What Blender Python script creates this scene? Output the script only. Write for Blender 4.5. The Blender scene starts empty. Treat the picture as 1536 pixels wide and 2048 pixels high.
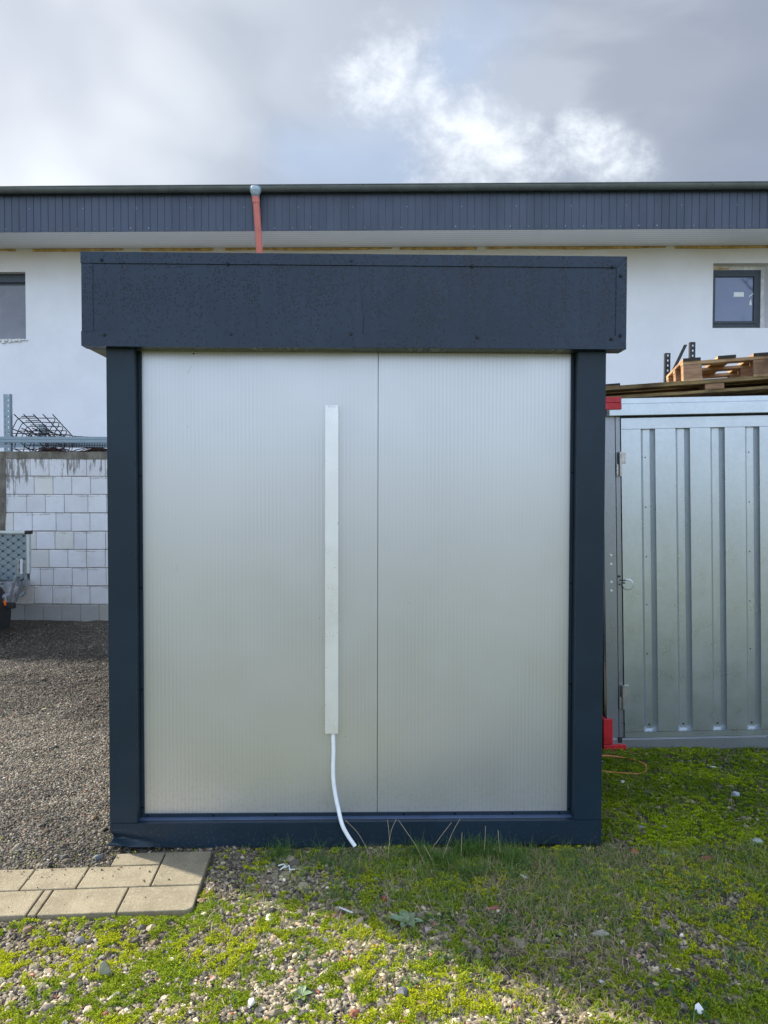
import bpy, math, random
import numpy as np
from mathutils import Vector, Matrix
random.seed(7); RNG = np.random.default_rng(7)
R = math.radians
scene = bpy.context.scene
COL = scene.collection

# ------------------------------------------------------------------ camera
CAM_H = 1.70; TH = 0.0281; RO = 0.0023
cd = bpy.data.cameras.new("camera"); cam = bpy.data.objects.new("camera", cd); COL.objects.link(cam)
cd.sensor_fit = 'VERTICAL'; cd.sensor_height = 36.0; cd.lens = 1500 / 2048 * 36.0
cd.clip_start = 0.05; cd.clip_end = 1000
f_ = Vector((0, math.cos(TH), -math.sin(TH))); u_ = Vector((0, math.sin(TH), math.cos(TH))); r_ = Vector((1, 0, 0))
r2 = r_ * math.cos(RO) + u_ * math.sin(RO); u2 = -r_ * math.sin(RO) + u_ * math.cos(RO)
m = Matrix((r2, u2, -f_)).transposed().to_4x4(); m.translation = Vector((0, 0, CAM_H)); cam.matrix_world = m
scene.camera = cam

# ------------------------------------------------------------------ sun, sky, exposure
SUN_EL = 30.0; SUN_AZ = -62.0      # azimuth from +Y, negative is to the left
sd = Vector((math.sin(R(SUN_AZ)) * math.cos(R(SUN_EL)), math.cos(R(SUN_AZ)) * math.cos(R(SUN_EL)), math.sin(R(SUN_EL))))
sl = bpy.data.lights.new("sun", 'SUN'); sl.energy = 4.5; sl.angle = R(2.6); sl.color = (1.0, 0.93, 0.80)
so = bpy.data.objects.new("sun", sl); COL.objects.link(so); so.rotation_euler = sd.to_track_quat('Z', 'Y').to_euler()
scene.view_settings.view_transform = 'Standard'; scene.view_settings.look = 'None'
scene.view_settings.exposure = 1.07; scene.view_settings.gamma = 1.0
scene.render.film_transparent = False

class NT:
    """tiny node-tree writer"""
    def __init__(s, tree): s.t = tree; tree.nodes.clear()
    def n(s, typ, ins=None, **props):
        nd = s.t.nodes.new(typ)
        for k, v in props.items(): setattr(nd, k, v)
        for k, v in (ins or {}).items():
            sock = nd.inputs[k]
            if isinstance(v, bpy.types.NodeSocket): s.t.links.new(v, sock)
            else: sock.default_value = v
        return nd
    def math(s, op, a, b=0.0, c=0.0, clamp=False):
        nd = s.n('ShaderNodeMath', {0: a, 1: b, 2: c}, operation=op); nd.use_clamp = clamp; return nd.outputs[0]
    def noise(s, vec, scale, detail=4, rough=0.55, dist=0.0):
        return s.n('ShaderNodeTexNoise', {'Vector': vec, 'Scale': scale, 'Detail': detail, 'Roughness': rough, 'Distortion': dist}).outputs[0]
    def ramp(s, fac, a, b, c0=0.0, c1=1.0, kind='SMOOTHSTEP'):
        nd = s.n('ShaderNodeMapRange', {0: fac, 1: a, 2: b, 3: c0, 4: c1}, interpolation_type=kind); return nd.outputs[0]
    def mix(s, fac, a, b, mode='MIX'):
        nd = s.n('ShaderNodeMix', data_type='RGBA', blend_type=mode)
        for sock, v in ((nd.inputs[0], fac), (nd.inputs[6], a), (nd.inputs[7], b)):
            if isinstance(v, bpy.types.NodeSocket): s.t.links.new(v, sock)
            else: sock.default_value = (*v, 1) if isinstance(v, tuple) and len(v) == 3 else v
        return nd.outputs[2]
    def scale(s, vec, x, y, z):
        return s.n('ShaderNodeVectorMath', {0: vec, 1: (x, y, z)}, operation='MULTIPLY').outputs[0]

w = bpy.data.worlds.new("World"); scene.world = w; w.use_nodes = True
W = NT(w.node_tree)
tc = W.n('ShaderNodeTexCoord').outputs['Generated']
sky = W.n('ShaderNodeTexSky', sky_type='NISHITA', sun_disc=False, sun_elevation=R(SUN_EL), sun_rotation=R(SUN_AZ), altitude=50, air_density=1.0, dust_density=1.5).outputs[0]
blue = W.n('ShaderNodeVectorMath', {0: sky, 'Scale': 0.13}, operation='SCALE').outputs[0]
sp = W.n('ShaderNodeSeparateXYZ', {0: tc})
dx, dy, dz = sp.outputs
zc = W.math('MAXIMUM', dz, 0.06)
den = W.math('ADD', zc, 0.25)
cu = W.math('DIVIDE', dx, den); cv = W.math('DIVIDE', dy, den)
cvec = W.n('ShaderNodeCombineXYZ', {0: cu, 1: cv, 2: 0.0}).outputs[0]
n1 = W.noise(cvec, 1.15, 5, 0.5, 0.2)
n2 = W.noise(W.scale(tc, 1.0, 1.0, 1.3), 9.5, 10, 0.63, 0.15)
n3 = W.noise(W.scale(tc, 1.0, 1.0, 1.4), 2.6, 3, 0.45, 0.3)
n4 = W.noise(W.scale(tc, 1.0, 1.0, 2.2), 3.1, 4, 0.5, 0.5)
gl = W.n('ShaderNodeVectorMath', {0: tc, 1: tuple(sd)}, operation='DOT_PRODUCT').outputs['Value']
glow = W.math('MULTIPLY', W.ramp(gl, 0.62, 0.86, 0.0, 1.0), W.ramp(n3, 0.36, 0.60, 0.5, 1.0))
# brighter, sun-facing clouds over the yard behind the camera
back = W.ramp(dy, 0.25, -0.45, 0.0, 1.0)
grey = W.mix(W.ramp(n3, 0.40, 0.60), (0.265, 0.295, 0.365), (0.42, 0.45, 0.50))
grey = W.mix(W.math('MULTIPLY', W.ramp(n4, 0.42, 0.60), 0.55), grey, (0.235, 0.258, 0.312))
low = W.ramp(dz, 0.56, 0.36, 0.0, 1.0)
glow = W.math('MULTIPLY', glow, W.math('MULTIPLY_ADD', low, 0.45, 0.55))
grey = W.mix(W.math('MULTIPLY', glow, 0.95), grey, (0.82, 0.84, 0.845))
backc = W.mix(W.ramp(n1, 0.38, 0.62), (0.80, 1.02, 1.42), (1.22, 1.40, 1.70))
base = W.mix(back, grey, backc)
# thin places that show the blue
hole = W.math('MULTIPLY', W.ramp(n1, 0.53, 0.70), 0.55)
base = W.mix(hole, base, W.mix(0.6, blue, (0.44, 0.62, 0.93)))
# a torn streak of white cloud, low over the roof
def streak(az0, el0, az1, el1, wdt):
    a = Vector((math.sin(R(az0)) * math.cos(R(el0)), math.cos(R(az0)) * math.cos(R(el0)), math.sin(R(el0))))
    b = Vector((math.sin(R(az1)) * math.cos(R(el1)), math.cos(R(az1)) * math.cos(R(el1)), math.sin(R(el1))))
    mid = (a + b).normalized(); nrm = a.cross(b).normalized(); al = (b - a).normalized(); half = (b - a).length / 2
    d1 = W.n('ShaderNodeVectorMath', {0: tc, 1: tuple(nrm)}, operation='DOT_PRODUCT').outputs['Value']
    d2 = W.n('ShaderNodeVectorMath', {0: W.n('ShaderNodeVectorMath', {0: tc, 1: tuple(mid)}, operation='SUBTRACT').outputs[0], 1: tuple(al)}, operation='DOT_PRODUCT').outputs['Value']
    m1 = W.ramp(W.math('ABSOLUTE', d1), 0.0, wdt, 1.0, 0.0)
    m2 = W.ramp(W.math('ABSOLUTE', d2), half * 0.55, half * 1.35, 1.0, 0.0)
    return W.math('MULTIPLY', m1, m2)
s1 = streak(-2.5, 30, 12.5, 20.0, 0.12); s2 = streak(12.5, 25.5, 20.0, 20.5, 0.05)
s3 = streak(-9, 24, 3, 22.5, 0.06)
st = W.math('MAXIMUM', s1, W.math('MULTIPLY', s2, 0.9))
n5 = W.noise(W.scale(tc, 1.0, 1.0, 1.3), 22.0, 8, 0.62, 0.3)
halo = W.math('MULTIPLY', st, W.ramp(n2, 0.30, 0.62))
base = W.mix(W.math('MULTIPLY', s3, 0.45), base, (0.36, 0.48, 0.68))
base = W.mix(W.math('MULTIPLY', halo, 0.60), base, (0.47, 0.51, 0.58))
wisp = W.math('MULTIPLY', W.ramp(W.math('ADD', W.math('MULTIPLY', st, 0.20), n2), 0.52, 0.86), W.ramp(st, 0.0, 0.45, 0.06, 1.0))
wisp = W.math('MULTIPLY', wisp, W.ramp(n5, 0.32, 0.60, 0.35, 1.0))
base = W.mix(wisp, base, (0.84, 0.87, 0.90))
# dull band at the horizon so that low reflections go grey
hz = W.ramp(dz, -0.02, 0.16, 1.0, 0.0)
base = W.mix(W.math('MULTIPLY', hz, 0.65), base, (0.55, 0.57, 0.58))
bg = W.n('ShaderNodeBackground', {0: W.mix(W.ramp(dz, 0.60, 0.85), base, W.mix(1.0, base, (0.62, 0.62, 0.62), 'MULTIPLY')), 1: 0.70})
bg2 = W.n('ShaderNodeBackground', {0: sky, 1: 0.08})
add = W.n('ShaderNodeMixShader', {0: 0.2, 1: bg.outputs[0], 2: bg2.outputs[0]})
W.n('ShaderNodeOutputWorld', {0: add.outputs[0]})

# ------------------------------------------------------------------ helpers
class MB:
    def __init__(s): s.v = []; s.f = []; s.c = []
    def quad(s, pts, c=None):
        i = len(s.v); s.v += [tuple(p) for p in pts]; s.f.append(tuple(range(i, i + len(pts)))); s.c.append(c); return s
    def box(s, x0, x1, y0, y1, z0, z1, c=None, M=None):
        i = len(s.v)
        P = [(x, y, z) for z in (z0, z1) for x, y in ((x0, y0), (x1, y0), (x1, y1), (x0, y1))]
        if M is not None: P = [tuple(M @ Vector(p)) for p in P]
        s.v += P
        for q in ((0, 3, 2, 1), (4, 5, 6, 7), (0, 1, 5, 4), (1, 2, 6, 5), (2, 3, 7, 6), (3, 0, 4, 7)):
            s.f.append(tuple(i + k for k in q)); s.c.append(c)
        return s
    def prism(s, poly, y0, y1, axes='xz', c=None):
        """poly in 2D extruded along the third axis"""
        n = len(poly); i = len(s.v)
        def P(a, b, t):
            return {'xz': (a, t, b), 'yz': (t, a, b), 'xy': (a, b, t)}[axes]
        s.v += [P(a, b, y0) for a, b in poly] + [P(a, b, y1) for a, b in poly]
        s.f.append(tuple(range(i, i + n))); s.f.append(tuple(range(i + 2 * n - 1, i + n - 1, -1))); s.c += [c, c]
        for k in range(n):
            s.f.append((i + k, i + n + k, i + n + (k + 1) % n, i + (k + 1) % n)); s.c.append(c)
        return s
    def tube(s, pts, r, n=8, cap=True, c=None, flat=1.0):
        pts = [Vector(p) for p in pts]; rs = r if isinstance(r, (list, tuple)) else [r] * len(pts)
        rings = []; prev = None
        for k, p in enumerate(pts):
            t = (pts[min(k + 1, len(pts) - 1)] - pts[max(k - 1, 0)]).normalized()
            if prev is None:
                a = Vector((0, 0, 1)) if abs(t.z) < 0.9 else Vector((1, 0, 0)); prev = t.cross(a).normalized()
            e1 = (prev - t * prev.dot(t)).normalized(); e2 = t.cross(e1); prev = e1
            i = len(s.v)
            for q in range(n):
                an = 2 * math.pi * q / n; s.v.append(tuple(p + (e1 * math.cos(an) + e2 * math.sin(an) * flat) * rs[k]))
            rings.append(i)
        for a, b in zip(rings, rings[1:]):
            for q in range(n):
                s.f.append((a + q, a + (q + 1) % n, b + (q + 1) % n, b + q)); s.c.append(c)
        if cap:
            s.f.append(tuple(rings[0] + q for q in range(n))[::-1]); s.f.append(tuple(rings[-1] + q for q in range(n))); s.c += [c, c]
        return s
    def build(s, name, mat, parent=None, bevel=0.0, smooth=False, seg=2, recalc=True):
        me = bpy.data.meshes.new(name); me.from_pydata(s.v, [], s.f); me.update()
        if any(c is not None for c in s.c):
            at = me.color_attributes.new('Col', 'FLOAT_COLOR', 'CORNER'); k = 0
            buf = []
            for p, c in zip(s.f, s.c):
                c = c if c is not None else (1, 1, 1)
                buf += [*c, 1.0] * len(p)
            at.data.foreach_set('color', buf)
        if recalc:
            import bmesh
            bm = bmesh.new(); bm.from_mesh(me); bmesh.ops.recalc_face_normals(bm, faces=bm.faces); bm.to_mesh(me); bm.free()
        if smooth: me.polygons.foreach_set('use_smooth', [True] * len(me.polygons))
        me.materials.append(mat)
        o = bpy.data.objects.new(name, me); COL.objects.link(o)
        if parent is not None: o.parent = parent
        if bevel:
            b = o.modifiers.new('bevel', 'BEVEL'); b.width = bevel; b.segments = seg; b.limit_method = 'ANGLE'; b.angle_limit = R(40)
            b.harden_normals = False
        return o

def tag(o, label=None, cat=None, group=None, kind=None):
    for k, v in (('label', label), ('category', cat), ('group', group), ('kind', kind)):
        if v: o[k] = v
    return o
def thing(name, label, cat, loc=(0, 0, 0), rot=(0, 0, 0), group=None):
    o = bpy.data.objects.new(name, None); COL.objects.link(o); o.location = loc; o.rotation_euler = rot
    o.empty_display_size = 0.1
    return tag(o, label, cat, group)
def structure(o): o['kind'] = 'structure'; return o
def npmesh(name, V, F, mat, col=None, smooth=False, parent=None, uv=None):
    """V (n,3), F (m,k) int arrays, col (n,3) per vertex"""
    me = bpy.data.meshes.new(name); k = F.shape[1]
    me.vertices.add(len(V)); me.vertices.foreach_set('co', np.ascontiguousarray(V, dtype=np.float32).ravel())
    me.loops.add(F.size); me.loops.foreach_set('vertex_index', F.astype(np.int32).ravel())
    me.polygons.add(len(F)); me.polygons.foreach_set('loop_start', np.arange(0, F.size, k, dtype=np.int32))
    me.polygons.foreach_set('use_smooth', np.full(len(F), smooth))
    me.update(calc_edges=True)
    if col is not None:
        at = me.color_attributes.new('Col', 'FLOAT_COLOR', 'POINT')
        c4 = np.ones((len(V), 4), dtype=np.float32); c4[:, :col.shape[1]] = col; at.data.foreach_set('color', c4.ravel())
    me.materials.append(mat)
    o = bpy.data.objects.new(name, me); COL.objects.link(o)
    if parent is not None: o.parent = parent
    return o
_T = np.random.default_rng(3).random((256, 256))
def vnoise(x, y, s, seed=0):
    x = np.asarray(x) * s + seed * 17.3; y = np.asarray(y) * s + seed * 9.1
    xi = np.floor(x).astype(int); yi = np.floor(y).astype(int); fx = x - xi; fy = y - yi
    fx = fx * fx * (3 - 2 * fx); fy = fy * fy * (3 - 2 * fy)
    g = lambda a, b: _T[a & 255, b & 255]
    return (g(xi, yi) * (1 - fx) + g(xi + 1, yi) * fx) * (1 - fy) + (g(xi, yi + 1) * (1 - fx) + g(xi + 1, yi + 1) * fx) * fy
def fbm(x, y, s, o=4, seed=0):
    v = 0; a = 0.5; t = 0
    for k in range(o): v = v + a * vnoise(x, y, s * 2 ** k, seed + k); t += a; a *= 0.5
    return v / t
def sstep(x, a, b):
    t = np.clip((np.asarray(x) - a) / (b - a), 0, 1); return t * t * (3 - 2 * t)

# ------------------------------------------------------------------ materials
def mat(name, color=(0.5, 0.5, 0.5), rough=0.5, metal=0.0, spec=0.5, coat=0.0, fn=None):
    m = bpy.data.materials.new(name); m.use_nodes = True; T = NT(m.node_tree)
    p = T.n('ShaderNodeBsdfPrincipled', {'Base Color': (*color, 1), 'Roughness': rough, 'Metallic': metal, 'Specular IOR Level': spec, 'Coat Weight': coat})
    T.n('ShaderNodeOutputMaterial', {0: p.outputs[0]})
    if fn:
        T.p = p; T.obj = T.n('ShaderNodeTexCoord').outputs['Object']
        T.geo = T.n('ShaderNodeNewGeometry').outputs['Position']
        fn(T)
    return m
def link(T, sock, name): T.t.links.new(sock, T.p.inputs[name])
def bump(T, h, strength, dist, prev=None):
    ins = {'Height': h, 'Strength': strength, 'Distance': dist}
    b = T.n('ShaderNodeBump', ins)
    if prev is not None: T.t.links.new(prev, b.inputs['Normal'])
    link(T, b.outputs[0], 'Normal'); return b.outputs[0]

def vary(c, amt, scale=6.0, rough=None, bstr=0.0, bscale=80.0, stretch=(1, 1, 1)):
    def fn(T):
        v = T.scale(T.obj, *stretch)
        n = T.noise(v, scale, 6, 0.6)
        lo = tuple(k * (1 - amt) for k in c); hi = tuple(min(1, k * (1 + amt)) for k in c)
        link(T, T.mix(T.ramp(n, 0.3, 0.7), lo, hi), 'Base Color')
        if rough: link(T, T.ramp(T.noise(v, scale * 2.3, 5), 0.3, 0.7, rough[0], rough[1]), 'Roughness')
        if bstr: bump(T, T.noise(v, bscale, 4), bstr, 0.002)
    return fn

ANTH = (0.0135, 0.027, 0.042)
def anth_fn(c, drops=False):
    def fn(T):
        n = T.noise(T.obj, 3.0, 5); n2 = T.noise(T.obj, 55.0, 3)
        col = T.mix(T.ramp(n, 0.3, 0.7), tuple(k * 0.88 for k in c), tuple(k * 1.12 for k in c))
        # small pale specks of dust and scratches
        sp_ = T.ramp(T.noise(T.scale(T.obj, 1, 1, 0.5), 130.0, 2), 0.74, 0.80)
        col = T.mix(T.math('MULTIPLY', sp_, 0.06), col, (0.20, 0.22, 0.26))
        rg = T.ramp(n2, 0.3, 0.7, 0.30, 0.40)
        h = T.noise(T.obj, 2.2, 2)
        if drops:
            xyz = T.n('ShaderNodeSeparateXYZ', {0: T.obj})
            flat = T.n('ShaderNodeCombineXYZ', {0: xyz.outputs[0], 1: T.math('MULTIPLY', xyz.outputs[2], 0.85), 2: 0.0}).outputs[0]
            vo = T.n('ShaderNodeTexVoronoi', {'Vector': flat, 'Scale': 88.0, 'Randomness': 1.0}, voronoi_dimensions='2D')
            rnd = T.n('ShaderNodeSeparateColor', {0: vo.outputs['Color']}).outputs[0]
            clus = T.noise(T.scale(flat, 1, 0.16, 1), 14.0, 3, 0.6)
            zf = T.ramp(xyz.outputs[2], 2.44, 2.62, 0.30, 0.85)
            prob = T.math('MULTIPLY', T.ramp(clus, 0.38, 0.62), zf)
            on = T.math('LESS_THAN', rnd, T.math('ADD', prob, 0.03))
            rad = T.math('MULTIPLY_ADD', T.noise(flat, 60.0, 1), 0.44, 0.20)
            d = T.ramp(vo.outputs['Distance'], T.math('MULTIPLY', rad, 0.75), rad, 1.0, 0.0)
            d = T.math('MULTIPLY', d, on)
            # faint dry runs
            run = T.ramp(T.noise(T.scale(flat, 1, 0.05, 1), 34.0, 4, 0.7), 0.45, 0.75)
            col = T.mix(T.math('MULTIPLY', run, 0.08), col, (0.07, 0.09, 0.11))
            col = T.mix(T.math('MULTIPLY', d, 0.92), col, (0.0015, 0.004, 0.008))
            rg = T.math('MULTIPLY_ADD', d, -0.22, rg)
            bump(T, T.math('ADD', T.math('MULTIPLY', d, 0.35), h), 0.35, 0.0025)
        else:
            zz = T.n('ShaderNodeSeparateXYZ', {0: T.obj}).outputs[2]
            spl = T.math('MULTIPLY', T.ramp(zz, 0.16, 0.03), T.ramp(T.noise(T.obj, 85.0, 3, 0.7), 0.56, 0.70))
            col = T.mix(T.math('MULTIPLY', spl, 0.30), col, (0.17, 0.165, 0.15))
            bump(T, h, 0.25, 0.004)
        link(T, col, 'Base Color'); link(T, rg, 'Roughness')
    return fn
M = {}
M['anth'] = mat('anthracite_paint', ANTH, 0.35, 0.0, 0.26, fn=anth_fn(ANTH))
HC = (0.012, 0.026, 0.050)
M['header'] = mat('anthracite_wet_sheet', HC, 0.33, 0.0, 0.36, fn=anth_fn(HC, True))
M['rubber'] = mat('black_rubber', (0.012, 0.012, 0.013), 0.7, fn=vary((0.014, 0.014, 0.015), 0.4, 12, bstr=0.3))
M['dark'] = mat('dark_gap', (0.01, 0.011, 0.012), 0.8, fn=vary((0.01, 0.011, 0.012), 0.3))
M['screw'] = mat('painted_screw', (0.03, 0.04, 0.055), 0.25, 0.5, fn=vary((0.010, 0.014, 0.02), 0.3, 30))

M['ledge'] = mat('dusty_painted_ledge', (0.06, 0.09, 0.15), 0.3, 0.0, 0.5, fn=vary((0.062, 0.095, 0.165), 0.12, 6, (0.25, 0.4)))  # rail paint made lighter and bluer: sky sheen put into the colour
def panel_fn(T):
    xyz = T.n('ShaderNodeSeparateXYZ', {0: T.obj})
    wv = T.math('SINE', T.math('MULTIPLY', xyz.outputs[0], 2 * math.pi / 0.0185))
    patch = T.ramp(T.noise(T.scale(T.obj, 1, 1, 0.5), 2.4, 3), 0.38, 0.62, 0.25, 1.0)
    col = T.mix(T.ramp(T.noise(T.obj, 1.1, 2), 0.3, 0.7), (0.575, 0.58, 0.59), (0.60, 0.605, 0.61))
    ribs = T.math('MULTIPLY', T.ramp(wv, -1, 1), T.math('MULTIPLY', patch, 0.27))
    col = T.mix(ribs, col, (0.42, 0.425, 0.43))
    low = T.math('MULTIPLY', T.ramp(xyz.outputs[2], 0.50, 0.14), T.ramp(T.noise(T.obj, 70.0, 4, 0.7), 0.45, 0.75))
    col = T.mix(T.math('MULTIPLY', low, 0.35), col, (0.36, 0.34, 0.29))
    vo = T.n('ShaderNodeTexVoronoi', {'Vector': T.obj, 'Scale': 16.0}); sr = T.n('ShaderNodeSeparateColor', {0: vo.outputs['Color']}).outputs[0]
    spk = T.math('MULTIPLY', T.ramp(vo.outputs['Distance'], 0.03, 0.055, 1.0, 0.0), T.math('LESS_THAN', sr, 0.08))
    col = T.mix(T.math('MULTIPLY', spk, 0.6), col, (0.12, 0.11, 0.09))
    link(T, col, 'Base Color')
    link(T, T.ramp(T.noise(T.obj, 5.0, 4), 0.3, 0.7, 0.33, 0.37), 'Roughness')
    h = T.math('ADD', T.math('MULTIPLY', wv, T.math('MULTIPLY', patch, 0.3)), T.math('MULTIPLY', T.noise(T.obj, 1.0, 1), 3.0))
    bump(T, h, 0.22, 0.0008)
M['panel'] = mat('light_sandwich_panel', (0.6, 0.6, 0.58), 0.34, 0.64, 0.5, fn=panel_fn)
M['pvc'] = mat('white_pvc', (0.78, 0.78, 0.76), 0.3, 0.4, fn=vary((0.80, 0.80, 0.785), 0.04, 5, (0.26, 0.36)))
M['hose'] = mat('white_hose', (0.85, 0.88, 0.9), 0.4, fn=vary((0.84, 0.87, 0.88), 0.05, 30))
M['soffit_under'] = mat('grey_underside', (0.30, 0.31, 0.30), 0.6, fn=vary((0.30, 0.31, 0.30), 0.12, 8))

def plaster_fn(T):
    n = T.noise(T.obj, 1.3, 6, 0.6); xyz = T.n('ShaderNodeSeparateXYZ', {0: T.obj})
    col = T.mix(T.ramp(n, 0.3, 0.7), (0.79, 0.79, 0.81), (0.85, 0.85, 0.865))
    sp_ = T.ramp(T.noise(T.obj, 38.0, 5, 0.75), 0.52, 0.72)
    col = T.mix(T.math('MULTIPLY', sp_, 0.30), col, (0.62, 0.62, 0.60))
    # render turns yellowish tan towards the eaves
    top = T.math('MULTIPLY', T.ramp(xyz.outputs[2], 5.30, 6.15), T.ramp(T.noise(T.scale(T.obj, 0.5, 1, 1), 2.5, 5), 0.25, 0.75, 0.5, 1.0))
    col = T.mix(T.math('MULTIPLY', top, 0.8), col, (0.68, 0.615, 0.53))
    mk = T.ramp(T.noise(T.obj, 6.0, 8, 0.75), 0.70, 0.76); col = T.mix(T.math('MULTIPLY', mk, 0.25), col, (0.45, 0.44, 0.41))
    link(T, col, 'Base Color')
    h = T.noise(T.obj, 60.0, 5, 0.7); b1 = bump(T, h, 0.5, 0.006); bump(T, T.noise(T.obj, 3.0, 3), 0.3, 0.02, b1)
M['plaster'] = mat('white_render', (0.8, 0.8, 0.8), 0.9, spec=0.2, fn=plaster_fn)
M['reveal'] = mat('rough_reveal', (0.62, 0.61, 0.57), 0.9, fn=vary((0.72, 0.71, 0.68), 0.15, 14, bstr=0.6, bscale=50))
M['foam'] = mat('orange_foam', (0.55, 0.36, 0.12), 0.9, fn=vary((0.52, 0.34, 0.12), 0.35, 9, bstr=0.8, bscale=40))
M['fascia'] = mat('slate_blue_boards', (0.055, 0.075, 0.115), 0.4, fn=vary((0.045, 0.062, 0.10), 0.16, 1.6, (0.35, 0.5), stretch=(1, 1, 0.3)))
def soffit_fn(T):
    xyz = T.n('ShaderNodeSeparateXYZ', {0: T.obj}); wv = T.math('SINE', T.math('MULTIPLY', xyz.outputs[1], 2 * math.pi / 0.10))
    g = T.ramp(wv, -1.0, -0.80, 1.0, 0.0)
    col = T.mix(T.ramp(T.noise(T.obj, 1.2, 4), 0.3, 0.7), (0.80, 0.81, 0.82), (0.86, 0.86, 0.85))
    link(T, T.mix(T.math('MULTIPLY', g, 0.5), col, (0.30, 0.30, 0.30)), 'Base Color'); bump(T, g, -0.5, 0.004)
M['soffit'] = mat('white_soffit_boards', (0.65, 0.65, 0.65), 0.5, fn=soffit_fn)
M['gutter'] = mat('grey_gutter', (0.16, 0.175, 0.165), 0.42, 0.3, fn=vary((0.13, 0.145, 0.14), 0.14, 3, (0.35, 0.5)))
M['zinc'] = mat('pale_zinc', (0.36, 0.44, 0.50), 0.4, 0.3, fn=vary((0.36, 0.44, 0.50), 0.12, 14))
M['pipe'] = mat('salmon_pipe', (0.62, 0.19, 0.15), 0.42, fn=vary((0.64, 0.195, 0.16), 0.10, 6, (0.35, 0.5)))
M['roof'] = mat('dark_roof_sheet', (0.05, 0.055, 0.06), 0.5, fn=vary((0.05, 0.055, 0.06), 0.2))
M['frame'] = mat('window_frame_grey', (0.022, 0.032, 0.042), 0.35, fn=vary((0.022, 0.034, 0.045), 0.15, 8))
M['glass'] = mat('window_glass', (0.03, 0.05, 0.11), 0.03, 0.0, 1.0, 0.0, fn=lambda T: (link(T, T.mix(T.ramp(T.noise(T.obj, 2.0, 3), 0.35, 0.65), (0.010, 0.045, 0.15), (0.03, 0.055, 0.16)), 'Base Color'), bump(T, T.noise(T.obj, 1.5, 2), 0.15, 0.01)))
M['glass'].node_tree.nodes['Principled BSDF'].inputs['IOR'].default_value = 1.6
M['shade'] = mat('grey_roller_shade', (0.20, 0.21, 0.25), 0.35, fn=vary((0.20, 0.205, 0.24), 0.1, 2, (0.25, 0.4)))  # flat grey reflection of the pane put into its base colour
M['sticker'] = mat('white_sticker', (0.82, 0.83, 0.82), 0.6, fn=vary((0.82, 0.83, 0.82), 0.04))

def galv_fn(c=(0.47, 0.54, 0.57)):
    def fn(T):
        n = T.noise(T.scale(T.obj, 1, 1, 0.35), 3.0, 6, 0.65)
        vo = T.n('ShaderNodeTexVoronoi', {'Vector': T.obj, 'Scale': 60.0}); sr = T.n('ShaderNodeSeparateColor', {0: vo.outputs['Color']}).outputs[0]
        a = tuple(k * 0.95 for k in c); b = tuple(min(1, k * 1.04) for k in c)
        col = T.mix(T.ramp(n, 0.3, 0.7), a, b)
        col = T.mix(T.math('MULTIPLY', sr, 0.14), col, tuple(k * 0.6 for k in c))
        sc_ = T.ramp(T.noise(T.scale(T.obj, 1, 1, 14), 4.0, 5, 0.7), 0.64, 0.80)
        col = T.mix(T.math('MULTIPLY', sc_, 0.10), col, tuple(k * 0.55 for k in c))
        link(T, col, 'Base Color')
        link(T, T.ramp(T.noise(T.obj, 9.0, 5), 0.3, 0.7, 0.27, 0.32), 'Roughness')
        bump(T, T.noise(T.scale(T.obj, 1, 1, 0.4), 1.3, 1), 0.06, 0.004)
    return fn
M['galv'] = mat('galvanised_sheet', (0.5, 0.55, 0.57), 0.4, 0.82, fn=galv_fn((0.54, 0.585, 0.62)))
M['galv_dull'] = mat('dull_galvanised', (0.3, 0.34, 0.38), 0.5, 0.6, fn=galv_fn((0.32, 0.34, 0.37)))
M['galv_rack'] = mat('rack_steel', (0.2, 0.25, 0.3), 0.5, 0.5, fn=galv_fn((0.22, 0.28, 0.32)))
M['steel'] = mat('hinge_steel', (0.5, 0.47, 0.45), 0.35, 0.8, fn=vary((0.5, 0.47, 0.45), 0.2, 40))
M['red'] = mat('red_paint', (0.50, 0.012, 0.018), 0.4, fn=vary((0.50, 0.012, 0.02), 0.22, 14, (0.3, 0.55)))
M['black'] = mat('black_steel', (0.010, 0.012, 0.015), 0.45, fn=vary((0.010, 0.012, 0.015), 0.3, 12))
M['orange'] = mat('orange_reflector', (0.85, 0.18, 0.02), 0.25, fn=vary((0.85, 0.18, 0.02), 0.1, 30))
M['cable'] = mat('orange_cable', (0.50, 0.17, 0.045), 0.45, fn=vary((0.50, 0.18, 0.05), 0.2, 20))
M['rust'] = mat('rusty_steel', (0.05, 0.02, 0.014), 0.85, fn=vary((0.055, 0.022, 0.015), 0.6, 9))
M['rebar'] = mat('dark_rebar', (0.025, 0.02, 0.022), 0.7, fn=vary((0.03, 0.022, 0.022), 0.5, 9))
def wood_fn(c, d):
    def fn(T):
        g = T.noise(T.scale(T.obj, 1, 1, 7), 9.0, 6, 0.65, 0.4)
        g2 = T.noise(T.obj, 3.0, 5, 0.6)
        col = T.mix(T.ramp(g, 0.3, 0.72), c, d); col = T.mix(T.ramp(g2, 0.45, 0.75), col, tuple(k * 0.6 for k in d))
        link(T, col, 'Base Color'); bump(T, g, 0.4, 0.003)
    return fn
M['wood'] = mat('pallet_wood', (0.4, 0.26, 0.14), 0.8, spec=0.25, fn=wood_fn((0.50, 0.33, 0.18), (0.30, 0.18, 0.10)))
M['chip'] = mat('pressed_chip_block', (0.36, 0.2, 0.12), 0.9, spec=0.2, fn=wood_fn((0.42, 0.25, 0.15), (0.22, 0.13, 0.08)))
M['wood_old'] = mat('weathered_wood', (0.25, 0.18, 0.08), 0.85, spec=0.2, fn=wood_fn((0.30, 0.21, 0.09), (0.13, 0.09, 0.05)))
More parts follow.
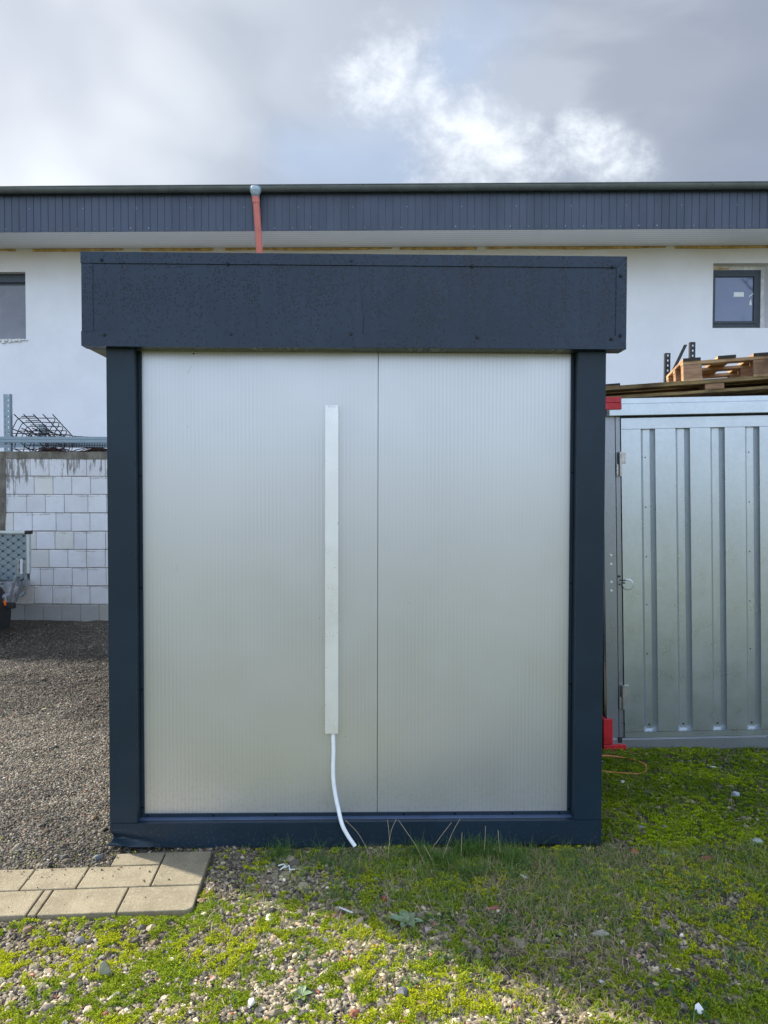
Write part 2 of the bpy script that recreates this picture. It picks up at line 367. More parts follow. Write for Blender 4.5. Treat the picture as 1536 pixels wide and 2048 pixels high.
M['wood_dark'] = mat('near_black_wood', (0.03, 0.026, 0.022), 0.7, fn=wood_fn((0.035, 0.03, 0.026), (0.015, 0.013, 0.011)))  # near-black wood for the board ends and the offcut

def block_fn(T):
    at = T.n('ShaderNodeAttribute', attribute_name='Col').outputs['Color']
    xyz = T.n('ShaderNodeSeparateXYZ', {0: T.obj})
    col = T.mix(T.math('MULTIPLY', T.ramp(T.noise(T.obj, 4.5, 6, 0.65), 0.35, 0.75), 0.28), at, (0.42, 0.42, 0.42))
    fz = T.math('FRACT', T.math('DIVIDE', T.math('ADD', T.math('ADD', xyz.outputs[2], 0.038), T.math('MULTIPLY', T.noise(T.obj, 9.0, 5, 0.7), 0.05)), 0.2395))
    sm = T.math('MULTIPLY', T.ramp(fz, 0.11, 0.02), T.ramp(T.noise(T.scale(T.obj, 1, 1, 3), 3.5, 4, 0.7), 0.46, 0.62))
    col = T.mix(T.math('MULTIPLY', sm, 0.8), col, (0.30, 0.28, 0.24))
    gr = T.ramp(T.noise(T.obj, 2.2, 7, 0.7), 0.57, 0.72)
    col = T.mix(T.math('MULTIPLY', gr, 0.35), col, (0.40, 0.35, 0.27))
    # dark dribbles of cement milk that ran down from the concrete cap
    flat = T.n('ShaderNodeCombineXYZ', {0: xyz.outputs[0], 1: T.math('MULTIPLY', xyz.outputs[2], 0.10), 2: 0.0}).outputs[0]
    dr = T.noise(flat, 17.0, 4, 0.75)
    ln = T.math('MULTIPLY_ADD', T.noise(flat, 2.6, 2), 1.1, -0.25)          # length of the run
    zz = T.math('SUBTRACT', 2.12, xyz.outputs[2])
    ln = T.math('ADD', ln, T.ramp(xyz.outputs[0], -4.45, -4.85, 0.0, 0.38))
    keep = T.ramp(T.math('SUBTRACT', ln, zz), 0.0, 0.12)
    d = T.math('MULTIPLY', T.ramp(dr, 0.53, 0.58), keep)
    col = T.mix(T.math('MULTIPLY', d, 0.75), col, (0.115, 0.10, 0.08))
    link(T, col, 'Base Color'); bump(T, T.noise(T.obj, 40.0, 6, 0.7), 0.5, 0.005)
M['block'] = mat('aerated_blocks', (0.62, 0.63, 0.65), 0.9, spec=0.2, fn=block_fn)
M['mortar'] = mat('mortar', (0.30, 0.28, 0.25), 0.95, spec=0.1, fn=vary((0.29, 0.27, 0.24), 0.3, 12, bstr=0.8))
def conc_fn(T):
    n = T.noise(T.scale(T.obj, 1, 1, 0.5), 6.0, 8, 0.7)
    col = T.mix(T.ramp(n, 0.3, 0.7), (0.09, 0.082, 0.062), (0.24, 0.22, 0.18))
    link(T, col, 'Base Color'); bump(T, T.noise(T.obj, 30.0, 6, 0.7), 0.7, 0.01)
M['concrete'] = mat('stained_concrete', (0.2, 0.19, 0.16), 0.9, spec=0.2, fn=conc_fn)
def slab_fn(T):
    at = T.n('ShaderNodeAttribute', attribute_name='Col').outputs['Color']
    n = T.noise(T.geo, 7.0, 6, 0.65); g = T.noise(T.geo, 150.0, 4, 0.85); g2 = T.noise(T.geo, 75.0, 3, 0.7)
    col = T.mix(T.ramp(n, 0.3, 0.7), (0.25, 0.212, 0.145), (0.36, 0.308, 0.215)); col = T.mix(1.0, col, at, 'MULTIPLY')
    col = T.mix(T.math('MULTIPLY', T.ramp(g, 0.48, 0.66), 0.75), col, (0.16, 0.13, 0.085))
    col = T.mix(T.math('MULTIPLY', T.ramp(g2, 0.56, 0.70), 0.6), col, (0.50, 0.44, 0.32))
    link(T, col, 'Base Color'); bump(T, T.math('ADD', g, g2), 0.8, 0.003)
M['slab'] = mat('sand_concrete_slab', (0.35, 0.29, 0.19), 0.85, spec=0.25, fn=slab_fn)

def attr_mat(name, rough=0.8, spec=0.25, trans=0.0, bstr=0.0, nscale=120.0, amt=0.35):
    def fn(T):
        at = T.n('ShaderNodeAttribute', attribute_name='Col').outputs['Color']
        n = T.noise(T.geo, nscale, 4, 0.7)
        link(T, T.mix(T.math('MULTIPLY', T.ramp(n, 0.3, 0.7), amt), at, T.mix(1.0, at, (0.45, 0.45, 0.45), 'MULTIPLY')), 'Base Color')
        if bstr: bump(T, n, bstr, 0.003)
    m = mat(name, (0.3, 0.3, 0.3), rough, 0, spec, fn=fn)
    if trans:
        nt = m.node_tree; p = nt.nodes['Principled BSDF']; out = [n for n in nt.nodes if n.type == 'OUTPUT_MATERIAL'][0]
        tr = nt.nodes.new('ShaderNodeBsdfTranslucent'); mx = nt.nodes.new('ShaderNodeMixShader'); mx.inputs[0].default_value = trans
        for l in nt.links:
            if l.to_node == p and l.to_socket.name == 'Base Color': src = l.from_socket
        nt.links.new(src, tr.inputs[0]); nt.links.new(p.outputs[0], mx.inputs[1]); nt.links.new(tr.outputs[0], mx.inputs[2]); nt.links.new(mx.outputs[0], out.inputs[0])
    return m
M['stone'] = attr_mat('gravel_stones', 0.75, 0.3, bstr=0.4, nscale=90)
M['mossy'] = attr_mat('moss', 0.9, 0.1, trans=0.3, nscale=60, amt=0.15)
M['grassm'] = attr_mat('grass_blades', 0.6, 0.3, trans=0.35, nscale=40, amt=0.2)

# ------------------------------------------------------------------ ground sheet
def gz(x, y):
    """height of the ground"""
    x = np.asarray(x, float); y = np.asarray(y, float)
    near = sstep(np.hypot(x, y - 4), 14, 7)
    z = (fbm(x, y, 1.1, 3, 2) - 0.5) * 0.05 + (fbm(x, y, 6.0, 3, 5) - 0.5) * 0.022
    z = z - 0.012
    # settle round the paving and against the booth
    pv = sstep(x, -0.72, -0.80) * sstep(y, 2.90, 2.97) * sstep(y, 3.55, 3.46)
    z = z * (1 - 0.75 * pv) - 0.026 * pv
    z = z - 0.014 * sstep(x, 1.1, 1.4) * sstep(y, 4.3, 4.8)
    return z * near
def moss(x, y):
    """how mossy the ground is, 0..1"""
    x = np.asarray(x, float); y = np.asarray(y, float)
    n = fbm(x, y, 2.2, 2, 11) * 0.17 + fbm(x, y, 11.0, 2, 23) * 0.25 + fbm(x, y, 36.0, 2, 31) * 0.58
    yard = sstep(x, -0.85, -1.30) * sstep(y, 3.15, 3.35)                 # bare gravel yard on the left
    yard = np.maximum(yard, sstep(y, 6.0, 7.5))
    right = sstep(x, 0.75, 1.35)
    dens = 0.464 + 0.030 * right + 0.020 * sstep(y, 3.0, 2.45) + 0.035 * sstep(x, 1.1, 1.25) * sstep(y, 3.3, 3.6) * sstep(x, 1.9, 1.6)
    dens = dens - 0.08 * sstep(x, 0.05, -0.2) * sstep(y, 2.95, 3.2) - 0.08 * sstep(x, -0.75, -0.45) * 0
    corner = np.exp(-(((x - 1.13) / 0.13) ** 2 + ((y - 3.47) / 0.16) ** 2)); dens = dens - 0.3 * corner
    m_ = sstep(n, 1.0 - dens - 0.035, 1.0 - dens + 0.035)
    return m_ * (1 - yard)
def grassd(x, y):
    x = np.asarray(x, float); y = np.asarray(y, float)
    n = fbm(x, y, 2.6, 4, 41)
    foot = np.exp(-((y - 3.42) / 0.10) ** 2) * sstep(x, -0.45, -0.05) * sstep(x, 1.05, 0.8)
    tuft = np.exp(-(((x - 0.30) / 0.42) ** 2 + ((y - 3.22) / 0.24) ** 2)) * 0.9
    r = sstep(x, 0.2, 0.8) * 0.55 * sstep(y, 2.4, 2.8) * sstep(n, 0.40, 0.60)
    far = sstep(x, 1.1, 1.4) * sstep(y, 4.35, 4.8) * 0.55 + 0.75 * sstep(x, 1.6, 2.0) * sstep(y, 3.3, 3.7) * sstep(n, 0.42, 0.55)
    d = 0.14 * sstep(n, 0.45, 0.62) + 0.22 * sstep(x, 0.1, 0.8) * sstep(fbm(x, y, 5.0, 3, 47), 0.42, 0.60) + foot * 0.55 + tuft + r + far
    yard = sstep(x, -0.62, -0.8)
    return np.clip(d, 0, 1) * (1 - yard * 0.97) * sstep(y, 5.6, 5.2)

def axis(lo, hi, step, far):
    c = list(np.arange(lo, hi, step)); s = step; v = lo; L = []
    while v > -far: s *= 1.25; v -= s; L.append(v)
    s = step; v = c[-1]; Rr = []
    while v < far: s *= 1.25; v += s; Rr.append(v)
    return np.array(L[::-1] + c + Rr)
gx = axis(-6.0, 3.2, 0.022, 220); gy = axis(2.0, 10.5, 0.022, 220)
GX, GY = np.meshgrid(gx, gy); Z = gz(GX, GY)
MS = moss(GX, GY)
Z = Z + MS * 0.010 * (0.4 + fbm(GX, GY, 30, 2, 77)) * (np.abs(GX) < 7)
V = np.stack([GX.ravel(), GY.ravel(), Z.ravel()], 1)
nx, ny = len(gx), len(gy); I = np.arange(nx * ny).reshape(ny, nx)
F = np.stack([I[:-1, :-1].ravel(), I[:-1, 1:].ravel(), I[1:, 1:].ravel(), I[1:, :-1].ravel()], 1)
gc = np.zeros((len(V), 3)); gc[:, 0] = MS.ravel(); gc[:, 1] = grassd(GX, GY).ravel()
gc[:, 2] = (sstep(GX, -0.85, -1.30) * sstep(GY, 3.15, 3.35)).ravel()
def ground_fn(T):
    at = T.n('ShaderNodeSeparateColor', {0: T.n('ShaderNodeAttribute', attribute_name='Col').outputs['Color']})
    ms, gs, yd = at.outputs
    vo = T.n('ShaderNodeTexVoronoi', {'Vector': T.geo, 'Scale': 125.0}); sr = T.n('ShaderNodeSeparateColor', {0: vo.outputs['Color']})
    vo2 = T.n('ShaderNodeTexVoronoi', {'Vector': T.geo, 'Scale': 55.0}); sr2 = T.n('ShaderNodeSeparateColor', {0: vo2.outputs['Color']})
    peb = T.mix(sr.outputs[0], (0.055, 0.05, 0.047), (0.20, 0.185, 0.165))
    peb = T.mix(T.ramp(sr2.outputs[1], 0.80, 0.9), peb, (0.33, 0.31, 0.28))
    soil = T.mix(T.ramp(T.noise(T.geo, 9.0, 5, 0.6), 0.35, 0.65), (0.075, 0.064, 0.045), (0.15, 0.13, 0.095))
    col = T.mix(T.ramp(T.noise(T.geo, 30.0, 4), 0.35, 0.6), soil, peb)
    broad = T.noise(T.geo, 0.9, 4, 0.6)
    yc = T.mix(T.ramp(broad, 0.35, 0.65), T.mix(sr.outputs[0], (0.040, 0.035, 0.030), (0.115, 0.100, 0.085)), T.mix(sr.outputs[0], (0.055, 0.047, 0.040), (0.160, 0.138, 0.112)))
    col = T.mix(yd, col, yc)
    mn = T.noise(T.geo, 95.0, 4, 0.7); ml = T.noise(T.geo, 5.0, 4, 0.6)
    mc = T.mix(T.ramp(mn, 0.3, 0.7), (0.10, 0.12, 0.014), (0.34, 0.38, 0.022)); mc = T.mix(T.ramp(ml, 0.4, 0.7), mc, T.mix(T.ramp(mn, 0.3, 0.7), (0.035, 0.075, 0.012), (0.10, 0.20, 0.018)))
    col = T.mix(T.ramp(ms, 0.35, 0.75), col, mc)
    col = T.mix(T.math('MULTIPLY', gs, 0.6), col, (0.050, 0.062, 0.022))
    link(T, col, 'Base Color')
    h = T.math('ADD', T.math('MULTIPLY', vo.outputs['Distance'], -0.7), T.math('MULTIPLY', vo2.outputs['Distance'], -0.8))
    h = T.math('ADD', h, T.math('MULTIPLY', mn, 0.7)); bump(T, h, 0.9, 0.009)
M['ground'] = mat('gravel_moss_ground', (0.1, 0.09, 0.08), 0.95, spec=0.15, fn=ground_fn)
g = npmesh('ground', V, F, M['ground'], gc, smooth=True); structure(g)
del V, F, gc, Z, MS, GX, GY

# ------------------------------------------------------------------ scattered gravel, moss, grass
def ico(sub=0):
    t = (1 + 5 ** 0.5) / 2
    v = [(-1, t, 0), (1, t, 0), (-1, -t, 0), (1, -t, 0), (0, -1, t), (0, 1, t), (0, -1, -t), (0, 1, -t), (t, 0, -1), (t, 0, 1), (-t, 0, -1), (-t, 0, 1)]
    f = [(0, 11, 5), (0, 5, 1), (0, 1, 7), (0, 7, 10), (0, 10, 11), (1, 5, 9), (5, 11, 4), (11, 10, 2), (10, 7, 6), (7, 1, 8), (3, 9, 4), (3, 4, 2), (3, 2, 6), (3, 6, 8), (3, 8, 9), (4, 9, 5), (2, 4, 11), (6, 2, 10), (8, 6, 7), (9, 8, 1)]
    v = [np.array(a, float) / np.linalg.norm(a) for a in v]
    for _ in range(sub):
        c = {}; nf = []
        def mid(a, b):
            k = (min(a, b), max(a, b))
            if k not in c: p = v[a] + v[b]; v.append(p / np.linalg.norm(p)); c[k] = len(v) - 1
            return c[k]
        for a, b, d in f:
            e, g_, h = mid(a, b), mid(b, d), mid(d, a); nf += [(a, e, h), (b, g_, e), (d, h, g_), (e, g_, h)]
        f = nf
    return np.array(v), np.array(f)
def rotmats(n, tilt=3.14):
    a = RNG.random(n) * 2 * np.pi; b = (RNG.random(n) - 0.5) * tilt; c = (RNG.random(n) - 0.5) * tilt
    ca, sa, cb, sb, cc, sc = np.cos(a), np.sin(a), np.cos(b), np.sin(b), np.cos(c), np.sin(c); o = np.zeros(n); i = np.ones(n)
    Rz = np.stack([ca, -sa, o, sa, ca, o, o, o, i], 1).reshape(n, 3, 3)
    Rx = np.stack([i, o, o, o, cb, -sb, o, sb, cb], 1).reshape(n, 3, 3)
    Ry = np.stack([cc, o, sc, o, i, o, -sc, o, cc], 1).reshape(n, 3, 3)
    return Rz @ Rx @ Ry
PAL = np.array([(0.24, 0.21, 0.16), (0.17, 0.15, 0.115), (0.095, 0.086, 0.072), (0.35, 0.31, 0.23), (0.22, 0.16, 0.11), (0.50, 0.44, 0.34), (0.25, 0.23, 0.20), (0.30, 0.12, 0.08), (0.06, 0.058, 0.06), (0.38, 0.33, 0.24), (0.31, 0.225, 0.165), (0.60, 0.58, 0.52)])
PAL = PAL * np.array([1.22, 1.15, 1.05])
PW = np.array([7, 7, 5, 3.0, 1.2, 1.1, 4, 0.5, 2.2, 2.2, 0.9, 0.45]); PW = PW / PW.sum()
def cull(x, y):
    """keep what the ground really carries: nothing inside the booth, container, wall or on the slabs"""
    ok = ~((x > -1.27) & (x < 1.03) & (y > 3.56) & (y < 6.1)) & ~((x > 1.55) & (y > 5.0) & (y < 7.1)) & (y < 9.78)
    lx = (x + 0.771) * math.cos(0.068) + (y - 2.987) * math.sin(0.068); ly = -(x + 0.771) * math.sin(0.068) + (y - 2.987) * math.cos(0.068)
    ok &= ~((lx < 0.012) & (ly > -0.012) & (ly < 0.372)) & ~((lx < 0.012) & (lx > -0.455) & (ly >= 0.3) & (ly < 0.53))
    return ok
def stones(name, x, y, r, shade, sub=0, palw=PW, label=None, sink=0.35, dark=1.0):
    ok = cull(x, y); x, y, r = x[ok], y[ok], r[ok]; n = len(x)
    bv, bf = ico(sub); k = len(bv)
    var = 1 + (RNG.random((n, k)) - 0.5) * (0.6 if sub == 0 else 0.42)
    P = bv[None] * var[..., None]
    P[:, :, 0] *= (0.7 + RNG.random(n) * 0.9)[:, None]; P[:, :, 2] *= (0.40 + RNG.random(n) * 0.45)[:, None]
    P = np.einsum('nij,nkj->nki', rotmats(n, 0.9), P) * r[:, None, None]
    z = gz(x, y) + r * (0.5 - sink) + 0.003
    P += np.stack([x, y, z], 1)[:, None, :]
    F = (bf[None] + (np.arange(n) * k)[:, None, None]).reshape(-1, 3)
    c = PAL[RNG.choice(len(PAL), n, p=palw)] * (0.55 + RNG.random(n)[:, None] * 0.85) * dark * (0.72 + 0.56 * sstep(fbm(x, y, 1.7, 4, 88), 0.35, 0.65))[:, None]
    C = np.repeat(c, k, axis=0)
    o = npmesh(name, P.reshape(-1, 3), F, M['stone'], C)
    return tag(o, label, None, None, 'stuff')
# foreground strip in front of the booth
def scatter(n, x0, x1, y0, y1, dens):
    x = x0 + RNG.random(n) * (x1 - x0); y = y0 + RNG.random(n) * (y1 - y0)
    k = RNG.random(n) < dens(x, y); return x[k], y[k]
fx, fy = scatter(230000, -2.4, 2.6, 2.05, 3.62, lambda x, y: (1 - 0.66 * moss(x, y)) * (1 - 0.75 * grassd(x, y)) * (0.45 + 0.55 * sstep(x, 0.9, 0.2)) * 0.85 * (1 - sstep(x, -0.85, -1.15) * sstep(y, 3.15, 3.3)))
fr = 0.0022 + 0.0088 * RNG.random(len(fx)) ** 3.4
stones('gravel', fx, fy, fr, 1, label='small mixed gravel between the moss in front of the booth')
fx, fy = scatter(2600, -2.4, 2.6, 2.05, 3.60, lambda x, y: (1 - 0.55 * moss(x, y)) * (1 - 0.7 * grassd(x, y)) * (0.30 + 0.70 * sstep(x, 0.9, 0.1)) * (1 - sstep(x, -0.85, -1.15) * sstep(y, 3.15, 3.3)))
fr = 0.0075 + 0.0135 * RNG.random(len(fx)) ** 3.4
stones('gravel_coarse', fx, fy, fr, 1, sub=1, label='coarser pebbles and rubble among the moss')
# right-hand ground between the booth and the steel container
fx, fy = scatter(26000, 1.02, 3.4, 3.5, 5.1, lambda x, y: 0.25 * (1 - 0.75 * moss(x, y)) + 0.6 * np.exp(-(((x - 1.14) / 0.12) ** 2 + ((y - 3.50) / 0.2) ** 2)) + 0.5 * np.exp(-((y - 4.86) / 0.10) ** 2) * sstep(x, 1.9, 2.2))
fr = 0.004 + 0.014 * RNG.random(len(fx)) ** 3.2
stones('gravel_behind', fx, fy, fr, 1, label='scattered pebbles in the moss beside the booth')
# the gravel yard on the left
YW = np.array([3, 5, 4, 2.0, 2, 0.7, 4, 0.35, 2.5, 1.2, 1.2, 0.25]); YW /= YW.sum()
fx, fy = scatter(300000, -3.4, -1.2, 3.2, 5.6, lambda x, y: 0.60 + 0 * x)
fr = 0.0024 + 0.0058 * RNG.random(len(fx)) ** 3.6
stones('yard_gravel', fx, fy, fr, 1, palw=YW, dark=np.array([0.64, 0.67, 0.72]), label='loose grey gravel of the yard left of the booth')
fx, fy = scatter(330000, -6.0, -1.2, 5.6, 9.8, lambda x, y: sstep(y, 10.5, 5.2) * 0.9)
fr = 0.0032 + 0.0065 * RNG.random(len(fx)) ** 3.4
stones('far_gravel', fx, fy, fr, 1, palw=YW, dark=np.array([0.55, 0.575, 0.62]), label='darker gravel in front of the block wall')  # stone colours scaled darker than the nearer yard gravel
fx, fy = scatter(900, -3.2, -1.2, 3.3, 9.7, lambda x, y: 0.6 + 0 * x)
px_, py_ = scatter(120, -2.2, -1.22, 3.36, 3.75, lambda x, y: 0.8 + 0 * x)
fx = np.r_[fx, px_]; fy = np.r_[fy, py_]
fr = 0.006 + 0.015 * RNG.random(len(fx)) ** 3.5
stones('yard_rubble', fx, fy, fr, 1, sub=1, palw=YW, dark=0.6, label='coarser stones lying on the yard gravel')

def leaflets(name, n, x0, x1, y0, y1, dens, size, cols, label, up=0.42):
    x, y = scatter(n, x0, x1, y0, y1, dens); ok = cull(x, y); x, y = x[ok], y[ok]; n = len(x)
    cl = vnoise(x, y, 52.0, 7); kk = RNG.random(n) < 0.25 + 1.3 * cl; x, y, cl = x[kk], y[kk], cl[kk]; n = len(x)
    a = RNG.random(n) * 2 * np.pi; s = size * (0.55 + 0.9 * RNG.random(n)); t = RNG.random(n)
    dirx, diry = np.cos(a), np.sin(a); h = s * up * (0.5 + RNG.random(n))
    z = gz(x, y) + 0.003 + 0.008 * (0.4 + fbm(x, y, 30, 2, 77)) + 0.009 * cl
    P = np.zeros((n, 4, 3)); w = s * 0.34
    P[:, 0] = np.stack([x, y, z - 0.004], 1)
    P[:, 1] = np.stack([x + dirx * s * 0.5 - diry * w, y + diry * s * 0.5 + dirx * w, z + h * 0.55], 1)
    P[:, 2] = np.stack([x + dirx * s, y + diry * s, z + h * 0.9], 1)
    P[:, 3] = np.stack([x + dirx * s * 0.5 + diry * w, y + diry * s * 0.5 - dirx * w, z + h * 0.7], 1)
    F = (np.array([[0, 1, 2, 3]])[None] + (np.arange(n) * 4)[:, None, None]).reshape(-1, 4)
    k = sstep(fbm(x, y, 4.0, 3, 61) + 0.25 * (RNG.random(n) - 0.5), 0.35, 0.65)[:, None]
    c = np.array(cols[0]) * (1 - k) + np.array(cols[1]) * k
    c = c * (0.45 + 0.8 * RNG.random(n)[:, None])
    o = npmesh(name, P.reshape(-1, 3), F, M['mossy'], np.repeat(c, 4, axis=0)); return tag(o, label, None, None, 'stuff')
mcol = ((0.60, 0.63, 0.028), (0.32, 0.42, 0.03))
leaflets('moss', 560000, -2.4, 2.6, 2.05, 3.62, lambda x, y: moss(x, y) * 0.95 + 0.012, 0.0065, mcol, 'bright yellow green moss cushions between the pebbles')
leaflets('moss_behind', 300000, 1.02, 3.4, 3.55, 5.0, lambda x, y: moss(x, y) * 0.9 + 0.02, 0.009, ((0.42, 0.54, 0.018), (0.20, 0.31, 0.016)), 'deep green moss carpet beside the booth')

def blades(name, n, x0, x1, y0, y1, dens, L0, L1, wdt, cols, label, lean=0.6, clump=90):
    cx, cy = scatter(n // 10, x0, x1, y0, y1, dens)
    rep = RNG.integers(5, 16, len(cx)); x = np.repeat(cx, rep); y = np.repeat(cy, rep); q = np.repeat(RNG.random(len(cx)), rep)
    sp_ = 0.014; x = x + RNG.normal(0, sp_, len(x)); y = y + RNG.normal(0, sp_, len(y))
    ok = cull(x, y); x, y, q = x[ok], y[ok], q[ok]; n = len(x)
    L = (L0 + (L1 - L0) * RNG.random(n) ** 2) * (0.5 + q); a = RNG.random(n) * 2 * np.pi; le = lean * (0.3 + RNG.random(n))
    z = gz(x, y) + 0.002; P = np.zeros((n, 6, 3)); wx, wy = -np.sin(a) * wdt, np.cos(a) * wdt
    for j, (t, ww) in enumerate(((0, 1), (0.5, 0.8), (1.0, 0.12))):
        d = L * t; hx = np.cos(a) * d * le * t; hy = np.sin(a) * d * le * t; hz_ = d * (1 - 0.35 * le * t)
        P[:, 2 * j] = np.stack([x + hx - wx * ww, y + hy - wy * ww, z + hz_], 1); P[:, 2 * j + 1] = np.stack([x + hx + wx * ww, y + hy + wy * ww, z + hz_], 1)
    # nothing grows through the booth front
    m_ = (P[:, :, 0] > -1.30) & (P[:, :, 0] < 1.05); lim = 3.53 + 0.0213 * P[:, :, 0] - 0.002
    P[:, :, 1] = np.where(m_ & (y[:, None] < 3.6), np.minimum(P[:, :, 1], lim), P[:, :, 1])
    F = (np.array([[0, 1, 3, 2], [2, 3, 5, 4]])[None] + (np.arange(n) * 6)[:, None, None]).reshape(-1, 4)
    k = RNG.random(n)[:, None]; c = (np.array(cols[0]) * (1 - k) + np.array(cols[1]) * k) * (0.7 + 0.6 * RNG.random(n)[:, None])
    o = npmesh(name, P.reshape(-1, 3), F, M['grassm'], np.repeat(c, 6, axis=0)); return tag(o, label, None, None, 'stuff')
blades('grass', 120000, -0.75, 2.6, 2.1, 3.53, grassd, 0.012, 0.050, 0.0012, ((0.14, 0.25, 0.04), (0.31, 0.40, 0.09)), 'short green grass growing along the foot of the booth')
blades('grass_tufts', 60000, -0.55, 0.9, 3.28, 3.52, lambda x, y: np.clip((vnoise(x, y, 9.0, 55) - 0.52) * 4, 0, 1) * (0.15 + 0.85 * sstep(x, -0.25, 0.0) * sstep(x, 0.75, 0.5)) * (0.35 + 0.65 * sstep(y, 3.38, 3.46)), 0.025, 0.105, 0.0009, ((0.07, 0.16, 0.03), (0.18, 0.30, 0.06)), 'taller green grass tufts standing against the booth rail', lean=0.8)
blades('grass_behind', 60000, 1.05, 3.4, 3.5, 4.95, grassd, 0.012, 0.035, 0.0013, ((0.10, 0.17, 0.03), (0.19, 0.25, 0.05)), 'short grass between booth and container')
blades('dry_grass', 70000, -0.75, 2.6, 2.1, 3.52, lambda x, y: grassd(x, y) * 0.28 + 0.02 + 0.22 * sstep(x, 0.2, 0.7) * sstep(fbm(x, y, 3.0, 3, 91), 0.45, 0.6), 0.02, 0.065, 0.0010, ((0.34, 0.28, 0.15), (0.56, 0.47, 0.29)), 'dry straw coloured grass among the green', lean=1.7)
blades('dry_grass_behind', 5000, 1.05, 3.4, 3.5, 4.95, lambda x, y: grassd(x, y) * 0.8 + 0.01, 0.015, 0.06, 0.0010, ((0.28, 0.22, 0.12), (0.36, 0.29, 0.16)), 'dry stalks on the moss beside the booth', lean=1.6)

leaflets('low_weeds', 26000, -0.6, 2.6, 2.1, 3.5, lambda x, y: np.clip((vnoise(x, y, 7.5, 131) - 0.68) * 6, 0, 1) * sstep(x, -0.6, 0.2), 0.013, ((0.16, 0.27, 0.10), (0.08, 0.17, 0.05)), 'low leafy weeds among moss and grass', up=0.7)
def strands(name, n, x0, x1, y0, y1, dens, label, cols):
    x, y = scatter(n, x0, x1, y0, y1, dens); ok = cull(x, y); x, y = x[ok], y[ok]; n = len(x)
    a = RNG.random(n) * 2 * np.pi; L = 0.015 + 0.065 * RNG.random(n) ** 1.6; bend = (RNG.random(n) - 0.5) * 0.9; wd = 0.0007 + 0.0010 * RNG.random(n); hh = 0.014 + 0.016 * RNG.random(n)
    P = np.zeros((n, 8, 3))
    for j in range(4):
        t = j / 3; aa = a + bend * t; X = x + np.cos(aa) * L * t; Y = y + np.sin(aa) * L * t; Z = gz(X, Y) + 0.008 + hh * np.sin(t * 2.6 + 0.3); k = wd * (1 - 0.6 * t)
        P[:, 2 * j] = np.stack([X - np.sin(aa) * k, Y + np.cos(aa) * k, Z], 1); P[:, 2 * j + 1] = np.stack([X + np.sin(aa) * k, Y - np.cos(aa) * k, Z + 0.0006], 1)
    m_ = (P[:, :, 0] > -1.32) & (P[:, :, 0] < 1.07) & (y[:, None] < 3.6); P[:, :, 1] = np.where(m_, np.minimum(P[:, :, 1], 3.528 + 0.0213 * P[:, :, 0]), P[:, :, 1])
    F = (np.array([[0, 1, 3, 2], [2, 3, 5, 4], [4, 5, 7, 6]])[None] + (np.arange(n) * 8)[:, None, None]).reshape(-1, 4)
    k = RNG.random(n)[:, None]; c = np.array(cols[0]) * (1 - k) + np.array(cols[1]) * k
    return tag(npmesh(name, P.reshape(-1, 3), F, M['grassm'], np.repeat(c, 8, axis=0)), label, None, None, 'stuff')
strands('straw_litter', 8500, -0.8, 2.6, 2.1, 3.5, lambda x, y: 0.05 + 0.75 * sstep(x, -0.1, 0.6) * sstep(fbm(x, y, 3.4, 3, 91), 0.42, 0.60), 'dead straw and stems lying over moss and grass', ((0.60, 0.50, 0.33), (0.26, 0.19, 0.11)))
strands('straw_litter_behind', 6000, 1.05, 3.4, 3.5, 4.9, lambda x, y: 0.08 + 0.5 * sstep(fbm(x, y, 2.4, 3, 91), 0.45, 0.62), 'dead stems lying on the moss beside the booth', ((0.50, 0.42, 0.28), (0.24, 0.18, 0.11)))

# ------------------------------------------------------------------ the booth
YAW = 0.0213
booth = thing('guard_booth', 'anthracite framed booth with pale ribbed panels under a wet dark header', 'booth', (0, 3.538, 0), (0, 0, YAW))
XL, XR, ZB, ZT = -1.296, 1.048, 0.121, 2.362
IL, IR = -1.167, 0.915; REC = 0.066
def lsect(name, xa, xb, flange):
    b = MB(); b.box(xa, xb, 0, REC, ZB + 0.0015, ZT - 0.001)
    b.box(*flange, REC - 0.006, REC - 0.001, ZB + 0.02, ZT - 0.001)
    return b.build(name, M['anth'], booth, 0.0025)
lsect('corner_post', XL, IL, (IL, IL + 0.017)); lsect('corner_post', IR, XR, (IR - 0.017, IR))
# base rail: front face as a fine grid so the crushed left end can be shaped
nxs, nzs = 240, 14
xs = XL + (XR - XL) * np.linspace(0, 1, nxs) ** 1.35; zs = np.linspace(0.004, ZB, nzs)
XX, ZZ = np.meshgrid(xs, zs); YY = np.zeros_like(XX)
dl = XX - XL
crush = np.exp(-(dl / 0.16) ** 2)
fold = np.sin((ZZ - 0.045 + dl * 0.14) * 95) * np.exp(-(dl / 0.12) ** 2) * sstep(ZZ, 0.10, 0.05) * 0.0085
flare = -0.020 * sstep(0.040 - dl * 0.14 - ZZ, 0.0, 0.02) * np.exp(-(dl / 0.14) ** 2)
YY = fold + flare + 0.016 * np.exp(-((ZZ - 0.050 + dl * 0.10) / 0.014) ** 2) * np.exp(-(dl / 0.13) ** 2) * sstep(dl, 0.0, 0.02)
YY = YY + 0.0012 * np.sin(XX * 7) * sstep(ZZ, 0.11, 0.03)
ZZ = ZZ + 0.014 * crush * sstep(ZZ, 0.05, 0.0) + 0.004 * np.sin(XX * 3.1) * sstep(ZZ, 0.03, 0.0)
XX = XX + 0.014 * np.exp(-((ZZ - 0.055) / 0.022) ** 2) * np.exp(-(dl / 0.02) ** 2) - 0.006 * np.exp(-((ZZ - 0.025) / 0.01) ** 2) * np.exp(-(dl / 0.02) ** 2)
Vv = [np.stack([XX.ravel(), YY.ravel(), ZZ.ravel()], 1)]
I = np.arange(nxs * nzs).reshape(nzs, nxs)
